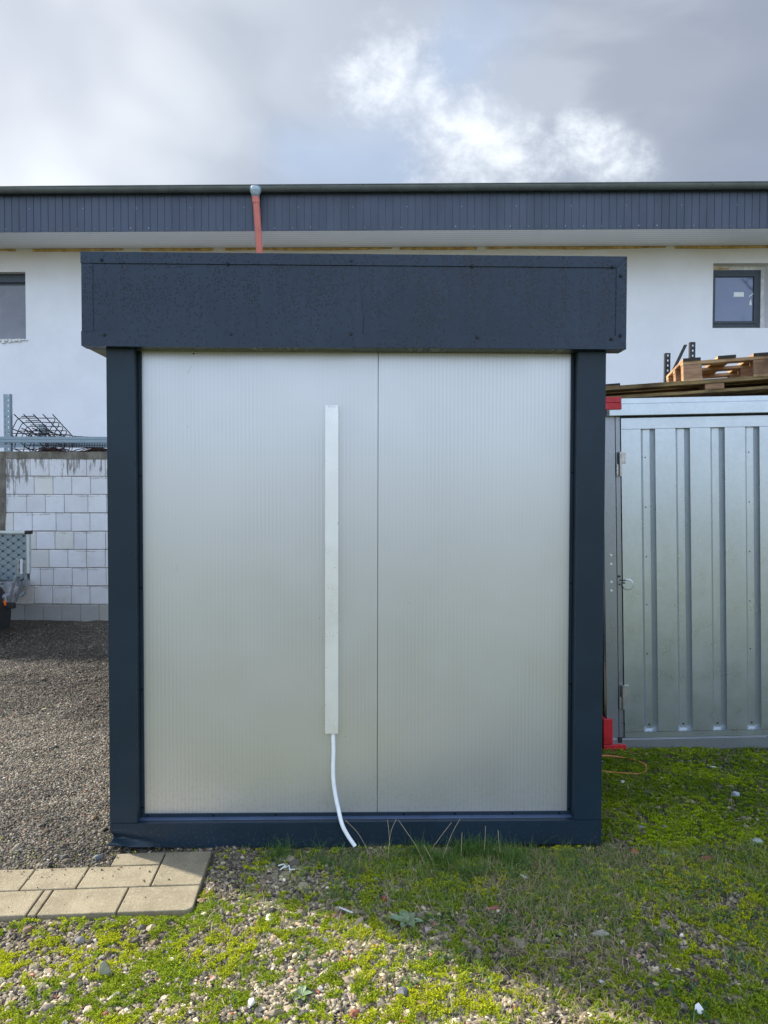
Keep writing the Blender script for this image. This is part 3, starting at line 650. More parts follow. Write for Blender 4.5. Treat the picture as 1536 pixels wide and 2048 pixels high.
Ff = np.stack([I[:-1, :-1].ravel(), I[:-1, 1:].ravel(), I[1:, 1:].ravel(), I[1:, :-1].ravel()], 1)
e = len(Vv[0])
ex = np.array([(x, REC + 0.03, z) for x, z in ((XL + 0.001, 0.004), (XR - 0.001, 0.004), (XL + 0.001, ZB), (XR - 0.001, ZB))])
topb = np.stack([xs, np.full(nxs, REC), np.full(nxs, ZB)], 1)                      # top return
J = e + np.arange(nxs); T0 = I[-1]
F2 = np.stack([T0[:-1], T0[1:], J[1:], J[:-1]], 1)
lb = np.stack([np.full(nzs, XL + 0.002), np.full(nzs, REC + 0.3), zs], 1); K = e + nxs + np.arange(nzs)   # left end
F3 = np.stack([K[:-1], I[:-1, 0], I[1:, 0], K[1:]], 1)
rb = np.stack([np.full(nzs, XR - 0.002), np.full(nzs, REC + 0.3), zs], 1); K2 = e + nxs + nzs + np.arange(nzs)
F4 = np.stack([I[:-1, -1], K2[:-1], K2[1:], I[1:, -1]], 1)
npmesh('base_rail', np.concatenate([Vv[0], topb, lb, rb]), np.concatenate([Ff, F2, F3, F4]), M['anth'], parent=booth)
MB().quad([(IL - 0.0, -0.0005, ZB - 0.004), (IR + 0.0, -0.0005, ZB - 0.004), (IR + 0.0, REC - 0.007, ZB + 0.0035), (IL, REC - 0.007, ZB + 0.0035)]).build('dusty_ledge', M['ledge'], booth)  # up-facing return, its sky sheen painted in by the lighter colour
MB().box(IL + 0.001, IR - 0.001, REC - 0.006, REC - 0.001, ZB, ZB + 0.020).build('bottom_flange', M['anth'], booth, 0.0015)
# panels
MB().box(IL + 0.002, -0.0288, REC + 0.001, REC + 0.06, ZB + 0.002, ZT - 0.0).build('wall_panel', M['panel'], booth, 0.002)
MB().box(-0.0270, IR - 0.002, REC + 0.001, REC + 0.06, ZB + 0.002, ZT - 0.0).build('wall_panel', M['panel'], booth, 0.002)
BD = 2.5
MB().box(XL + 0.002, XL + 0.062, REC + 0.0, BD, 0.002, ZT - 0.002).box(XR - 0.062, XR - 0.002, REC, BD, 0.002, ZT - 0.002).box(XL + 0.062, XR - 0.062, BD - 0.06, BD - 0.001, 0.002, ZT - 0.002).build('side_walls', M['anth'], booth)
MB().box(XL + 0.062, XR - 0.062, REC + 0.062, BD - 0.062, 0.002, 0.10).build('floor_pan', M['dark'], booth)
# header
HL, HR, HB, HT, HY = -1.389, 1.124, 2.362, 2.790, -0.05
hd = MB().box(HL + 0.004, HR - 0.004, HY + 0.004, 0.052, HB + 0.003, HT - 0.003).build('header_panel', M['header'], booth, 0.002)
MB().box(HL + 0.003, XR + 0.002, 0.053, BD + 0.1, HB + 0.0015, HT - 0.02).build('roof_box', M['soffit_under'], booth)
t = MB().prism([(HL - 0.002, HT - 0.052), (HR - 0.047, HT - 0.052), (HR, HT), (HL - 0.002, HT)], HY - 0.002, HY + 0.0035)
t.box(HL - 0.002, HR, HY + 0.0035, 0.055, HT - 0.0025, HT); t.box(-0.163, -0.146, HY - 0.0035, HY - 0.002, HT - 0.051, HT - 0.0005)
t.build('top_trim', M['header'], booth, 0.001)
# lower trim: left sheet laps over the right one and bows a little
t = MB(); N = 40
for k in range(N):
    a, b = HL - 0.001 + (-0.148 - HL) * k / N, HL - 0.001 + (-0.148 - HL) * (k + 1) / N
    bow = lambda x: -0.004 * math.sin(math.pi * (x - HL) / 1.24) - 0.003 * max(0, (x + 0.30) / 0.15)
    t.quad([(a, HY - 0.0035, HB + bow(a)), (b, HY - 0.0035, HB + bow(b)), (b, HY - 0.0035, HB + 0.066), (a, HY - 0.0035, HB + 0.066)])
    t.quad([(a, HY - 0.0035, HB + bow(a)), (b, HY - 0.0035, HB + bow(b)), (b, 0.02, HB - 0.001), (a, 0.02, HB - 0.001)])
t.quad([(HL - 0.001, HY - 0.0035, HB + 0.066), (-0.149, HY - 0.0035, HB + 0.066), (-0.149, HY + 0.004, HB + 0.0665), (HL - 0.001, HY + 0.004, HB + 0.0665)])
t.build('bottom_trim', M['header'], booth)
t = MB().prism([(-0.150, HB - 0.001), (HR, HB - 0.001), (HR - 0.047, HB + 0.062), (-0.150, HB + 0.062)], HY - 0.001, HY + 0.0035)
t.box(-0.150, HR, HY + 0.0035, 0.055, HB - 0.001, HB + 0.0015); t.build('bottom_trim', M['header'], booth, 0.001)
MB().box(HL, HL + 0.053, HY + 0.0005, HY + 0.0035, HB + 0.067, HT - 0.053).box(HL - 0.001, HL + 0.0015, HY + 0.0036, 0.6, HB + 0.002, HT - 0.003).build('side_trim', M['header'], booth, 0.001)
MB().prism([(HR - 0.0485, HB + 0.0625), (HR + 0.001, HB - 0.0005), (HR + 0.001, HT - 0.0005), (HR - 0.0485, HT - 0.0535)], HY - 0.0005, HY + 0.0035).box(HR - 0.002, HR + 0.001, HY + 0.0036, 0.056, HB, HT - 0.003).build('side_trim', M['header'], booth, 0.001)
# the hairline split in the header sheet
cr = MB(); cp = [(-0.118, 2.735), (-0.113, 2.66), (-0.103, 2.56), (-0.097, 2.51), (-0.096, 2.495), (-0.099, 2.482), (-0.097, 2.47), (-0.099, 2.43)]
for (a, b), (c_, d) in zip(cp, cp[1:]):
    wd = 0.0006 if b > 2.51 else 0.0016
    cr.quad([(a - wd, HY + 0.0034, b), (a + wd, HY + 0.0034, b), (c_ + wd, HY + 0.0034, d), (c_ - wd, HY + 0.0034, d)])
cr.build('split_seam', M['dark'], booth)
def screw(x, y, z, r=0.0085, big=True, parent=booth, m=None):
    b = MB(); b.tube([(x, y, z), (x, y - 0.002, z)], [r, r * 0.9], 12); b.tube([(x, y - 0.002, z), (x, y - 0.006, z)], [r * 0.58, r * 0.5], 6)
    return b.build('screw', m or M['screw'], parent)
for x, z in ((-1.295, 2.752), (-0.722, 2.741), (-0.155, 2.758), (0.404, 2.741), (1.058, 2.742), (-1.285, 2.412), (-0.706, 2.418), (-0.156, 2.423), (0.430, 2.412), (1.055, 2.408), (1.096, 2.700), (1.098, 2.425)):
    screw(x, HY - 0.0035, z)
for z in (1.77, 1.235, 0.745): screw(IL + 0.009, REC - 0.006, z, 0.0055); screw(IR - 0.009, REC - 0.006, z + 0.02, 0.0055)
for x in (-1.135, -0.82, -0.52, -0.21, 0.10, 0.35, 0.63, 0.86): screw(x, REC - 0.006, ZB + 0.011, 0.005)
screw(IL + 0.009, REC - 0.006, ZB + 0.05, 0.005); screw(IR - 0.009, REC - 0.006, ZB + 0.03, 0.005); screw(-0.905, REC + 0.001, 2.350, 0.004)
# white cable duct with hose
DL, DR = -0.279, -0.217
dy0, dy1 = REC - 0.028, REC + 0.001
b = MB(); 
b.box(DL + 0.0035, DR - 0.0035, dy1 - 0.0035, dy1, 0.535, 2.108)
b.box(DL, DL + 0.0035, dy0 + 0.003, dy1, 0.535, 2.108).box(DR - 0.0035, DR, dy0 + 0.003, dy1, 0.535, 2.108)
b.box(DL + 0.0035, DL + 0.014, dy0 + 0.003, dy0 + 0.006, 0.536, 2.107).box(DR - 0.014, DR - 0.0035, dy0 + 0.003, dy0 + 0.006, 0.536, 2.107)
duct = b.build('cable_duct', M['pvc'], booth, 0.0008)
MB().box(DL - 0.0008, DR + 0.0008, dy0 - 0.0005, dy0 + 0.0025, 0.533, 2.095).build('duct_cover', M['pvc'], duct, 0.0015)
hp = [(-0.242, REC - 0.012, 0.62), (-0.242, REC - 0.013, 0.53), (-0.2395, REC - 0.018, 0.45), (-0.2415, REC - 0.022, 0.37), (-0.239, REC - 0.028, 0.30), (-0.229, REC - 0.036, 0.235), (-0.213, REC - 0.052, 0.17), (-0.196, REC - 0.078, 0.115), (-0.170, -0.022, 0.068), (-0.134, -0.034, 0.020)]
def smooth_path(P, n=5):
    P = [Vector(p) for p in P]; out = []
    for k in range(len(P) - 1):
        a, b, c, d = P[max(k - 1, 0)], P[k], P[k + 1], P[min(k + 2, len(P) - 1)]
        for j in range(n):
            t_ = j / n; out.append(0.5 * ((2 * b) + (c - a) * t_ + (2 * a - 5 * b + 4 * c - d) * t_ ** 2 + (3 * b - 3 * c + d - a) * t_ ** 3))
    return out + [P[-1]]
hs = MB(); pts = smooth_path(hp); hs.tube(pts, 0.0098, 14, cap=False); hs.tube(pts, 0.0078, 14, cap=False)
hs.build('hose', M['hose'], duct, smooth=True, recalc=False)

# ------------------------------------------------------------------ steel container on the right
TLT = R(-1.35)
ct = thing('steel_container', 'galvanised steel storage container with ribbed door and red corner brackets', 'container', (1.49, 4.95, -0.03), (0, TLT, 0))
CW, CDp, CHt = 3.0, 2.15, 2.336
MB().box(0.0, 0.079, 0.0, 0.05, 0.02, 2.222).build('door_post', M['galv_dull'], ct, 0.002)
MB().box(0.084, 0.116, 0.006, 0.05, 0.089, 2.22).build('inner_post', M['galv_dull'], ct, 0.002)
MB().box(0.0, CW, 0.045, 0.09, 0.01, 2.215).build('inner_frame', M['dark'], ct)
# door with sunk ribs: profile swept vertically
prof = [(0.118, 0.0)]
gx0 = 0.247; per = 0.2288
k = 0
while gx0 + k * per + 0.1 < 1.42:
    s_ = gx0 + k * per; prof += [(s_, 0.0), (s_ + 0.0255, 0.034), (s_ + 0.0695, 0.034), (s_ + 0.095, 0.0)]; k += 1
prof.append((1.44, 0.0))
d = MB(); zt_, zb_ = 2.135, 0.128
def pline(z): return [(x, y - 0.004, z) for x, y in prof]
A, B_ = pline(zb_), pline(zt_)
for (a, b), (c_, e_) in zip(zip(A, A[1:]), zip(B_, B_[1:])): d.quad([a, b, e_, c_])
d.box(0.118, 1.44, -0.006, 0.02, 2.137, 2.208); d.box(0.118, 1.44, -0.006, 0.02, 0.089, 0.126)
d.quad([(0.118, 0.035, 2.1365), (1.44, 0.035, 2.1365), (1.44, -0.004, 2.1365), (0.118, -0.004, 2.1365)])
for q in range(k):      # slanted feet of the ribs
    s_ = gx0 + q * per
    d.quad([(s_, -0.0045, 0.1275), (s_ + 0.095, -0.0045, 0.1275), (s_ + 0.0695, 0.030, 0.136), (s_ + 0.0255, 0.030, 0.136)])
door = d.build('door', M['galv'], ct, recalc=False)
d = MB()
x0 = 1.45; prof2 = [(x0, 0.0)]; q = 0
while x0 + 0.13 + q * per + 0.1 < CW - 0.2:
    s_ = x0 + 0.13 + q * per; prof2 += [(s_, 0.0), (s_ + 0.0255, 0.034), (s_ + 0.0695, 0.034), (s_ + 0.095, 0.0)]; q += 1
prof2.append((CW - 0.12, 0.0))
for (x_a, y_a), (x_b, y_b) in zip(prof2, prof2[1:]): d.quad([(x_a, y_a - 0.004, 0.128), (x_b, y_b - 0.004, 0.128), (x_b, y_b - 0.004, 2.135), (x_a, y_a - 0.004, 2.135)])
d.box(x0, CW - 0.12, -0.006, 0.02, 2.137, 2.208); d.box(x0, CW - 0.12, -0.006, 0.02, 0.089, 0.126)
d.build('door', M['galv'], ct, recalc=False)
MB().box(CW - 0.10, CW, 0.0, 0.05, 0.02, 2.222).build('door_post', M['galv_dull'], ct, 0.002)
rr = MB().box(0.028, CW, -0.045, 0.09, 2.221, 2.298); rr.box(0.060, CW, -0.030, 0.12, 2.2985, 2.336); rr.build('roof_rail', M['galv'], ct, 0.004)
MB().box(-0.001, CW, 0.091, CDp, 2.16, 2.33).build('roof', M['galv_dull'], ct)
s_ = MB().box(0.02, CW, -0.004, 0.11, 0.0, 0.086); s_.box(0.0, 1.06, -0.0085, -0.0045, 0.002, 0.080); s_.build('sill', M['galv_dull'], ct, 0.003)
sw = MB(); 
for k2 in range(12):
    y0 = 0.10 + k2 * 0.165; sw.box(0.004, 0.034, y0, y0 + 0.10, 0.05, 2.15)
sw.box(0.014, 0.04, 0.05, CDp, 0.02, 2.158).box(CW - 0.03, CW - 0.002, 0.05, CDp, 0.02, 2.158).box(0.04, CW - 0.03, CDp - 0.03, CDp, 0.02, 2.158)
sw.build('side_wall', M['galv_dull'], ct)
# red corner brackets
MB().box(-0.035, 0.108, -0.058, -0.046, 2.262, 2.304).box(-0.035, 0.055, -0.046, 0.1, 2.3365, 2.345).box(-0.035, -0.004, -0.057, 0.06, 2.11, 2.262).box(-0.035, 0.107, -0.0575, -0.031, 2.305, 2.3445).build('corner_bracket', M['red'], ct, 0.004)
MB().box(-0.030, 0.031, -0.030, -0.009, 0.055, 0.225).box(-0.030, 0.118, -0.030, -0.009, 0.006, 0.052).box(-0.03, -0.004, -0.009, 0.08, 0.008, 0.224).build('corner_bracket', M['red'], ct, 0.004)
MB().box(0.070, 0.098, -0.012, -0.001, 0.058, 0.092).build('door_stop', M['rubber'], ct)
for z in (1.83, 0.285):
    h = MB(); h.tube([(0.107, -0.014, z), (0.107, -0.014, z + 0.158)], 0.0115, 12); h.build('h', M['steel'], None)
    ho = bpy.data.objects[-1] if False else None
    hobj = h.build('hinge', M['steel'], ct, 0); 
    bpy.data.objects.remove([o for o in COL.objects if o.name.startswith('h') and o.name.split('.')[0] == 'h'][0])
    h2 = MB().box(0.119, 0.146, -0.013, -0.0065, z + 0.082, z + 0.158).box(0.083, 0.104, -0.012, -0.0045, z + 0.002, z + 0.078); h2.build('hinge_leaf', M['steel'], hobj, 0.001)
    for q in range(3):
        rv = MB()
        rv.tube([(0.137, -0.013, z + 0.096 + q * 0.024), (0.137, -0.017, z + 0.096 + q * 0.024)], [0.006, 0.004], 8)
        rv.build('rivet', M['galv'], hobj); rv = MB()
        rv.tube([(0.090, -0.012, z + 0.014 + q * 0.024), (0.090, -0.016, z + 0.014 + q * 0.024)], [0.005, 0.0035], 8)
        rv.build('rivet', M['galv'], hobj)
for z, r0 in ((1.307, 0.009), (1.249, 0.009), (1.130, 0.009), (1.073, 0.009), (1.99, 0.004)):
    MB().tube([(0.042, 0.0, z), (0.042, -0.003, z)], [r0, r0 * 0.7], 12).build('rivet', M['sticker'], ct)
lk = MB().box(0.088, 0.104, -0.001, 0.004, 1.160, 1.172).box(0.100, 0.140, -0.008, -0.0055, 1.138, 1.144).box(0.118, 0.130, -0.010, -0.0055, 1.118, 1.126).box(0.092, 0.102, -0.001, 0.004, 1.108, 1.118)
lk.build('lock_opening', M['black'], ct)
lk = MB(); lk.tube([(0.150, -0.0042, 1.112), (0.150, -0.0065, 1.112)], [0.038, 0.034], 24); lk.build('bent_patch', M['galv'], ct)
for q in range(4):
    for z in (0.165,): MB().tube([(gx0 + q * per + 0.045, 0.029, z), (gx0 + q * per + 0.045, 0.026, z)], 0.006, 8).build('drain_hole', M['black'], door)
for q, zz_ in ((0, (1.95, 1.62, 1.29, 0.97, 0.64)), (3, (1.97, 1.64, 1.31, 0.98, 0.66))):
    for z in zz_: MB().tube([(gx0 + q * per + 0.040, 0.0305, z), (gx0 + q * per + 0.040, 0.026, z)], [0.005, 0.003], 8).build('rivet', M['black'], door)

# ------------------------------------------------------------------ pallets on the container
def pallet(label, loc, rot, W_, D_, h, nb, end_mat, deck, group):
    t = thing('wooden_pallet', label, 'pallet', loc, rot, group)
    bw = 0.115; gap = (W_ - bw) / (nb - 1)
    zt = h
    for k in range(nb):
        x = k * gap
        b = MB().box(x, x + bw, 0.0, D_, zt + 0.0225, zt + 0.0425); b.build('deck_board', deck, t, 0.002)
        MB().box(x + 0.001, x + bw - 0.001, -0.0035, -0.0005, zt + 0.023, zt + 0.042).build('end_grain', end_mat, t)
    for y in (0.004, D_ / 2 - 0.05, D_ - 0.104): MB().box(0, W_, y, y + 0.10, zt, zt + 0.022).build('stringer_board', deck, t, 0.002)
    for x in (0.0, W_ / 2 - 0.06, W_ - 0.12):
        for y in (0.006, D_ / 2 - 0.05, D_ - 0.106): MB().box(x + 0.002, x + 0.122, y, y + 0.10, 0.0205, zt - 0.0005).build('block', M['chip'] if h > 0.08 else deck, t, 0.003)
        MB().box(x, x + 0.124, 0, D_, 0.0, 0.020).build('runner', deck, t, 0.002)
    return t
YP = R(-13)
lp = thing('wooden_pallet', 'long weathered pallet lying flat on the container under the paler one', 'pallet', (1.30, 5.30, 2.330), (0, R(-2.6), YP))
for k in range(5):
    MB().box(0.0, 1.7, k * 0.20, k * 0.20 + 0.15, 0.062, 0.090 + 0.001 * (k % 2)).build('deck_board', M['wood_old'], lp, 0.002)
    MB().box(0.0, 1.7, 0.02 + k * 0.20, 0.02 + k * 0.20 + 0.13, 0.0, 0.020).build('bottom_board', M['wood_old'], lp, 0.002)
for x in (0.02, 0.90, 1.54): MB().box(x, x + 0.12, 0.012, 0.95, 0.021, 0.0615).build('block', M['chip'], lp, 0.002)
MB().box(0.14, 1.54, 0.50, 0.53, 0.021, 0.0615).build('bearer', M['wood_old'], lp, 0.002)
tag(MB().box(-0.06, 0.06, -0.05, 0.05, 0.0, 0.02).build('wood_offcut', M['wood_dark'], None, 0.002), 'small dark wood offcut on the near end of the weathered pallet', 'offcut')
bpy.data.objects['wood_offcut'].location = (1.60, 5.32, 2.434); bpy.data.objects['wood_offcut'].rotation_euler = (0, R(-2.6), YP)
pallet('pale wooden pallet with chipboard blocks on top of the weathered pallet', (2.035, 5.125, 2.447), (0, R(-2.4), YP), 1.0, 0.80, 0.115, 5, M['wood_dark'], M['wood'], None)
# ------------------------------------------------------------------ uprights and bar behind the container
def perforated(label, x, y, z1, w_=0.052, d_=0.04, holes=None, m=None, name='perforated_upright', z0=0.0, cat='rack post', two=False):
    b = MB(); pitch = 0.05 if not two else 0.075
    cols = [w_ / 2] if not two else [w_ * 0.30, w_ * 0.70]
    hw = 0.007
    xs_ = [0.0]
    for c_ in cols: xs_ += [c_ - hw, c_ + hw]
    xs_.append(w_)
    for k in range(0, len(xs_), 2): b.box(x + xs_[k], x + xs_[k + 1], y, y + 0.003, z0, z1)
    zs_ = z0 + 0.03
    while zs_ < z1:
        for c_ in cols: b.box(x + c_ - hw, x + c_ + hw, y, y + 0.003, zs_, min(zs_ + pitch * 0.62, z1))
        zs_ += pitch
    b.box(x - 0.001, x + 0.002, y + 0.003, y + d_, z0, z1)
    if two: b.box(x + w_ - 0.002, x + w_ + 0.001, y + 0.003, y + d_, z0, z1)
    o = b.build(name, m or M['black']); 
    return tag(o, label, cat) if label else o
perforated('black perforated angle upright, lower one, left of the leaning bar', 2.832, 7.6, 3.096)
perforated('black perforated angle upright, taller one, rising behind the pale pallet', 3.082, 7.6, 3.207)
tag(MB().prism([(1.50, 0.0), (1.535, 0.0), (3.012, 3.160), (2.980, 3.160)], 7.50, 7.506).build('steel_bar', M['black']), 'plain black flat bar leaning between the two perforated uprights', 'bar')

# ------------------------------------------------------------------ orange cable loop
cp = [(0.9, 4.70), (1.15, 4.76), (1.42, 4.775), (1.52, 4.76), (1.600, 4.725), (1.635, 4.64), (1.612, 4.555), (1.56, 4.505), (1.49, 4.493), (1.35, 4.535), (1.15, 4.57), (0.95, 4.56)]
pts = smooth_path([(x, y, float(gz(x, y)) + 0.018 + 0.006 * math.sin(x * 23)) for x, y in cp if x > 1.06], 6)
tag(MB().tube(pts, 0.0062, 8).build('orange_cable', M['cable'], smooth=True), 'orange cable loop lying on the moss by the red bracket', 'cable')

# ------------------------------------------------------------------ block wall
bw_ = thing('block_wall', 'pale aerated block wall with stained concrete cap and pillar', 'wall', (0, 9.80, 0))
b = MB(); rnd = random.Random(5)
X0, X1 = -4.96, 1.6; ch = 0.2395
for row in range(9):
    z0 = -0.04 + row * ch if row else -0.06; z0 = -0.038 + row * ch; x = X0 + (0.0 if row % 2 else -0.0)
    off = [0.0, -0.12, -0.03, -0.16, -0.08, -0.13, -0.02, -0.10, -0.15][row]; x = X0 + off
    while x < X1:
        w2 = 0.245 if rnd.random() > 0.13 else rnd.choice([0.17, 0.20, 0.31])
        a_, b2 = max(x, X0), min(x + w2, X1)
        if b2 - a_ > 0.03:
            g_ = 0.92 + rnd.random() * 0.12
            c_ = (0.68 * g_, 0.68 * g_, 0.69 * g_) if row else (0.34 * g_, 0.34 * g_, 0.33 * g_)
            if rnd.random() < 0.06: c_ = (c_[0] * 1.0, c_[1] * 0.98, c_[2] * 0.90)
            jz = rnd.uniform(-0.003, 0.003)
            b.box(a_ + 0.0022, b2 - 0.0022, rnd.uniform(-0.004, 0.002), 0.24, z0 + 0.006 + jz, z0 + ch - 0.003 + jz, c_)
        x += w2
b.build('block_courses', M['block'], bw_, 0.009)
MB().box(X0, X1, 0.007, 0.23, -0.05, 2.112).build('mortar_bed', M['mortar'], bw_)
# irregular cap
cap = MB(); n = 150; xa = np.linspace(-5.6, X1, n); lo = 2.108 - 0.035 * fbm(xa, xa * 0, 3.5, 4, 5) + 0.012; hi = 2.199 + 0.006 * vnoise(xa, xa * 0, 4, 9)
for k in range(n - 1):
    a_, c_ = xa[k], xa[k + 1]
    cap.quad([(a_, -0.006, lo[k]), (c_, -0.006, lo[k + 1]), (c_, -0.008, hi[k + 1]), (a_, -0.008, hi[k])]); cap.quad([(a_, -0.008, hi[k]), (c_, -0.008, hi[k + 1]), (c_, 0.25, hi[k + 1]), (a_, 0.25, hi[k])])
    cap.quad([(a_, -0.006, lo[k]), (a_, 0.02, lo[k]), (c_, 0.02, lo[k + 1]), (c_, -0.006, lo[k + 1])])
cap.build('concrete_cap', M['concrete'], bw_, recalc=False)
pl = MB(); n = 60; za = np.linspace(-0.05, 2.10, n); rx = X0 + 0.02 - 0.045 * fbm(za, za * 0, 5, 4, 3) + 0.02
for k in range(n - 1):
    pl.quad([(-5.3, -0.010, za[k]), (rx[k], -0.010, za[k]), (rx[k + 1], -0.010, za[k + 1]), (-5.3, -0.010, za[k + 1])]); pl.quad([(rx[k], -0.010, za[k]), (rx[k], 0.02, za[k]), (rx[k + 1], 0.02, za[k + 1]), (rx[k + 1], -0.010, za[k + 1])])
pl.box(-5.3, X0 - 0.03, -0.008, 0.25, -0.05, 2.11)
pl.build('concrete_pillar', M['concrete'], bw_, recalc=False)
tag(bpy.data.objects['concrete_pillar'], None)
# wall goes on beyond the pillar
b = MB(); 
for row in range(9):
    z0 = -0.038 + row * ch; x = -9.5 + (row % 2) * 0.12
    while x < -5.32:
        c_ = (0.60, 0.61, 0.64) if row else (0.34, 0.34, 0.33); g_ = 0.85 + rnd.random() * 0.2
        b.box(x + 0.002, min(x + 0.245, -5.305), 0.0, 0.24, z0 + 0.006, z0 + ch - 0.003, tuple(v * g_ for v in c_)); x += 0.247
b.build('block_courses', M['block'], bw_, 0.005)
MB().box(-9.5, -5.305, 0.007, 0.23, -0.05, 2.112).build('mortar_bed', M['mortar'], bw_)

# ------------------------------------------------------------------ storage rack with cages behind the wall
rk = thing('storage_rack', 'grey steel storage rack with perforated upright behind the block wall', 'rack', (-5.2, 10.4, 0))
for yy, nm in ((0.0, 'upright'), (1.05, 'upright')):
    o = perforated(None, -0.062, yy, 3.027 if yy == 0 else 2.7, 0.094, 0.06, m=M['galv_rack'], name=nm, two=True); o.parent = rk
o = perforated(None, 2.6, 0.0, 2.5, 0.094, 0.06, m=M['galv_rack'], name='upright', two=True); o.parent = rk
for yy in (-0.045, 1.10):
    MB().box(-0.9, 2.8, yy, yy + 0.04, 2.352, 2.395).box(-0.9, 2.8, yy + 0.006, yy + 0.04, 2.3955, 2.437).build('beam', M['galv_rack'], rk, 0.004)
MB().box(0.03, 2.8, 1.06, 1.09, 2.245, 2.30).build('beam', M['galv_rack'], rk, 0.003)
MB().box(-0.9, 2.8, -0.04, 1.10, 2.08, 2.10).build('shelf', M['galv_rack'], rk)
# rebar cages: bars running back, stirrups round them
def cage(label, P0, axis_, wv, hv, nb, ns, L, hooks, group='rebar cages on the rack'):
    t = thing('rebar_cage', label, 'rebar cage', P0, group=group)
    ax = Vector(axis_).normalized(); wv = Vector(wv); hv = Vector(hv); r0 = 0.0065
    for k in range(nb):
        s0 = wv * (k / (nb - 1)); MB().tube([s0 - ax * 0.10, s0 + ax * L], 0.0075, 6).build('bar', M['rebar'], t)
    for k in range(3):
        s0 = wv * (k / 2) - hv; MB().tube([s0 - ax * 0.06, s0 + ax * L], 0.0075, 6).build('bar', M['rebar'], t)
    for k in range(ns):
        o = ax * (L * (k + 0.3) / ns); e_ = 0.035
        wn = wv.normalized() * e_; hn = hv.normalized() * e_
        P = [o - hv + wv, o + wv - hn, o + wv - hn * 0.3 - wn * 0.3, o + wv - wn, o + wn, o + wn * 0.3 - hn * 0.3, o - hn, o - hv + hn * 0.5, o - hv + wn, o - hv + wv]
        MB().tube(P, r0, 5).build('stirrup', M['rebar'], t)
        if hooks: MB().tube([o + wn + hv * 0.10, o + wv * 0.45 + hv * 0.12], r0, 5).build('stirrup', M['rebar'], t)
    return t
cage('open cage of tied dark rebar tipped up above the rack beam', (-5.19, 10.62, 2.735), (-0.13, 1.0, -0.24), (0.54, 0, 0.0), (0.10, 0.03, 0.22), 5, 6, 1.15, True, None)
cage('flatter rebar cage beside the upright, low on the rack beam', (-5.28, 10.75, 2.56), (0.10, 1.0, -0.16), (0.46, 0, 0.0), (0.05, 0.0, 0.26), 4, 4, 0.9, False, None)
def heap(label, cx, cy, cz, rx, rz, n, seed, m):
    rn = random.Random(seed); b = MB()
    for k in range(n):
        r1 = rx * rn.uniform(0.5, 1.0); zz = rz * rn.uniform(0.5, 1.0); y = cy + rn.uniform(-0.25, 0.25); dx_ = rn.uniform(-0.12, 0.12)
        P = [(cx + dx_ + r1 * math.cos(a_), y + rn.uniform(-.02, .02), cz + zz * math.sin(a_)) for a_ in np.linspace(0, math.pi, 10)]
        b.tube(P, 0.006, 4, cap=False)
    for k in range(n // 2):
        a_ = rn.uniform(0.2, 2.9); b.tube([(cx + rx * 0.9 * math.cos(a_), cy - 0.3, cz + rz * 0.8 * math.sin(a_)), (cx + rx * 0.7 * math.cos(a_ + .4), cy + 0.3, cz + rz * 0.7 * math.sin(a_ + .4))], 0.006, 4)
    # rusty tangle filling the middle
    P = [(cx - rx * 0.85, cz)] + [(cx + rx * 0.8 * math.cos(a_) * rn.uniform(.85, 1), cz + rz * 0.72 * math.sin(a_) * rn.uniform(.8, 1.05)) for a_ in np.linspace(math.pi, 0, 12)] + [(cx + rx * 0.85, cz)]
    b.prism(P, cy - 0.15, cy + 0.15)
    return tag(b.build('rusty_bundle', m), label, 'scrap bundle')
heap('small rusty red bundle of bent mesh under the cage', -4.72, 10.75, 2.10, 0.22, 0.21, 34, 1, M['rust'])
heap('long rusty bundle of bent mesh beside the booth edge', -4.02, 10.75, 2.10, 0.38, 0.20, 60, 2, M['rust'])
ms_ = MB(); 
for k in range(46): ms_.tube([(-4.75 + k * 0.036, 10.55, 2.30), (-4.75 + k * 0.036, 10.56, 2.365)], 0.004, 4)
for z in (2.305, 2.33): ms_.tube([(-4.78, 10.555, z), (-3.0, 10.555, z)], 0.004, 4)
for k in range(8): ms_.tube([(-4.9 + k * 0.17, 10.56, 2.437), (-4.86 + k * 0.17, 10.6, 2.462 - k * 0.002), (-4.82 + k * 0.17, 10.56, 2.437)], 0.005, 4)
ms_.tube([(-4.95, 10.6, 2.50), (-4.2, 10.6, 2.452), (-3.4, 10.6, 2.438)], 0.004, 4)
tag(ms_.build('wire_mesh', M['rebar']), 'fine dark wire mesh sheet hanging under the rack beam', 'wire mesh')

# ------------------------------------------------------------------ warehouse behind
BY = R(-1.2)
wh = thing('warehouse', 'long white rendered building with slate blue fascia and deep eaves', 'building', (0, 13.89, 0), (0, 0, BY))
wins = [(-8.45, -6.665, 4.497, 5.745), (5.982, 6.985, 4.680, 5.853)]
b = MB(); xe0, xe1 = -26.0, 26.0
cuts = [xe0, wins[0][0], wins[0][1], wins[1][0], wins[1][1], xe1]; top = 6.19
b.box(xe0, wins[0][0], 0, 0.3, -0.1, top); b.box(wins[0][1], wins[1][0], 0, 0.3, -0.1, top); b.box(wins[1][1], xe1, 0, 0.3, -0.1, top)
for x0, x1, z0, z1 in wins: b.box(x0, x1, 0, 0.3, -0.1, z0); b.box(x0, x1, 0, 0.3, z1, top)
b.build('wall', M['plaster'], wh)
MB().box(xe0, xe1, 0.302, 0.5, -0.1, 4.4).box(xe0, xe1, 9.5, 9.8, -0.1, 6.5).box(xe0, xe0 + 0.3, 0.5, 9.5, -0.1, 6.5).box(xe1 - 0.3, xe1, 0.5, 9.5, -0.1, 6.5).build('wall', M['plaster'], wh)
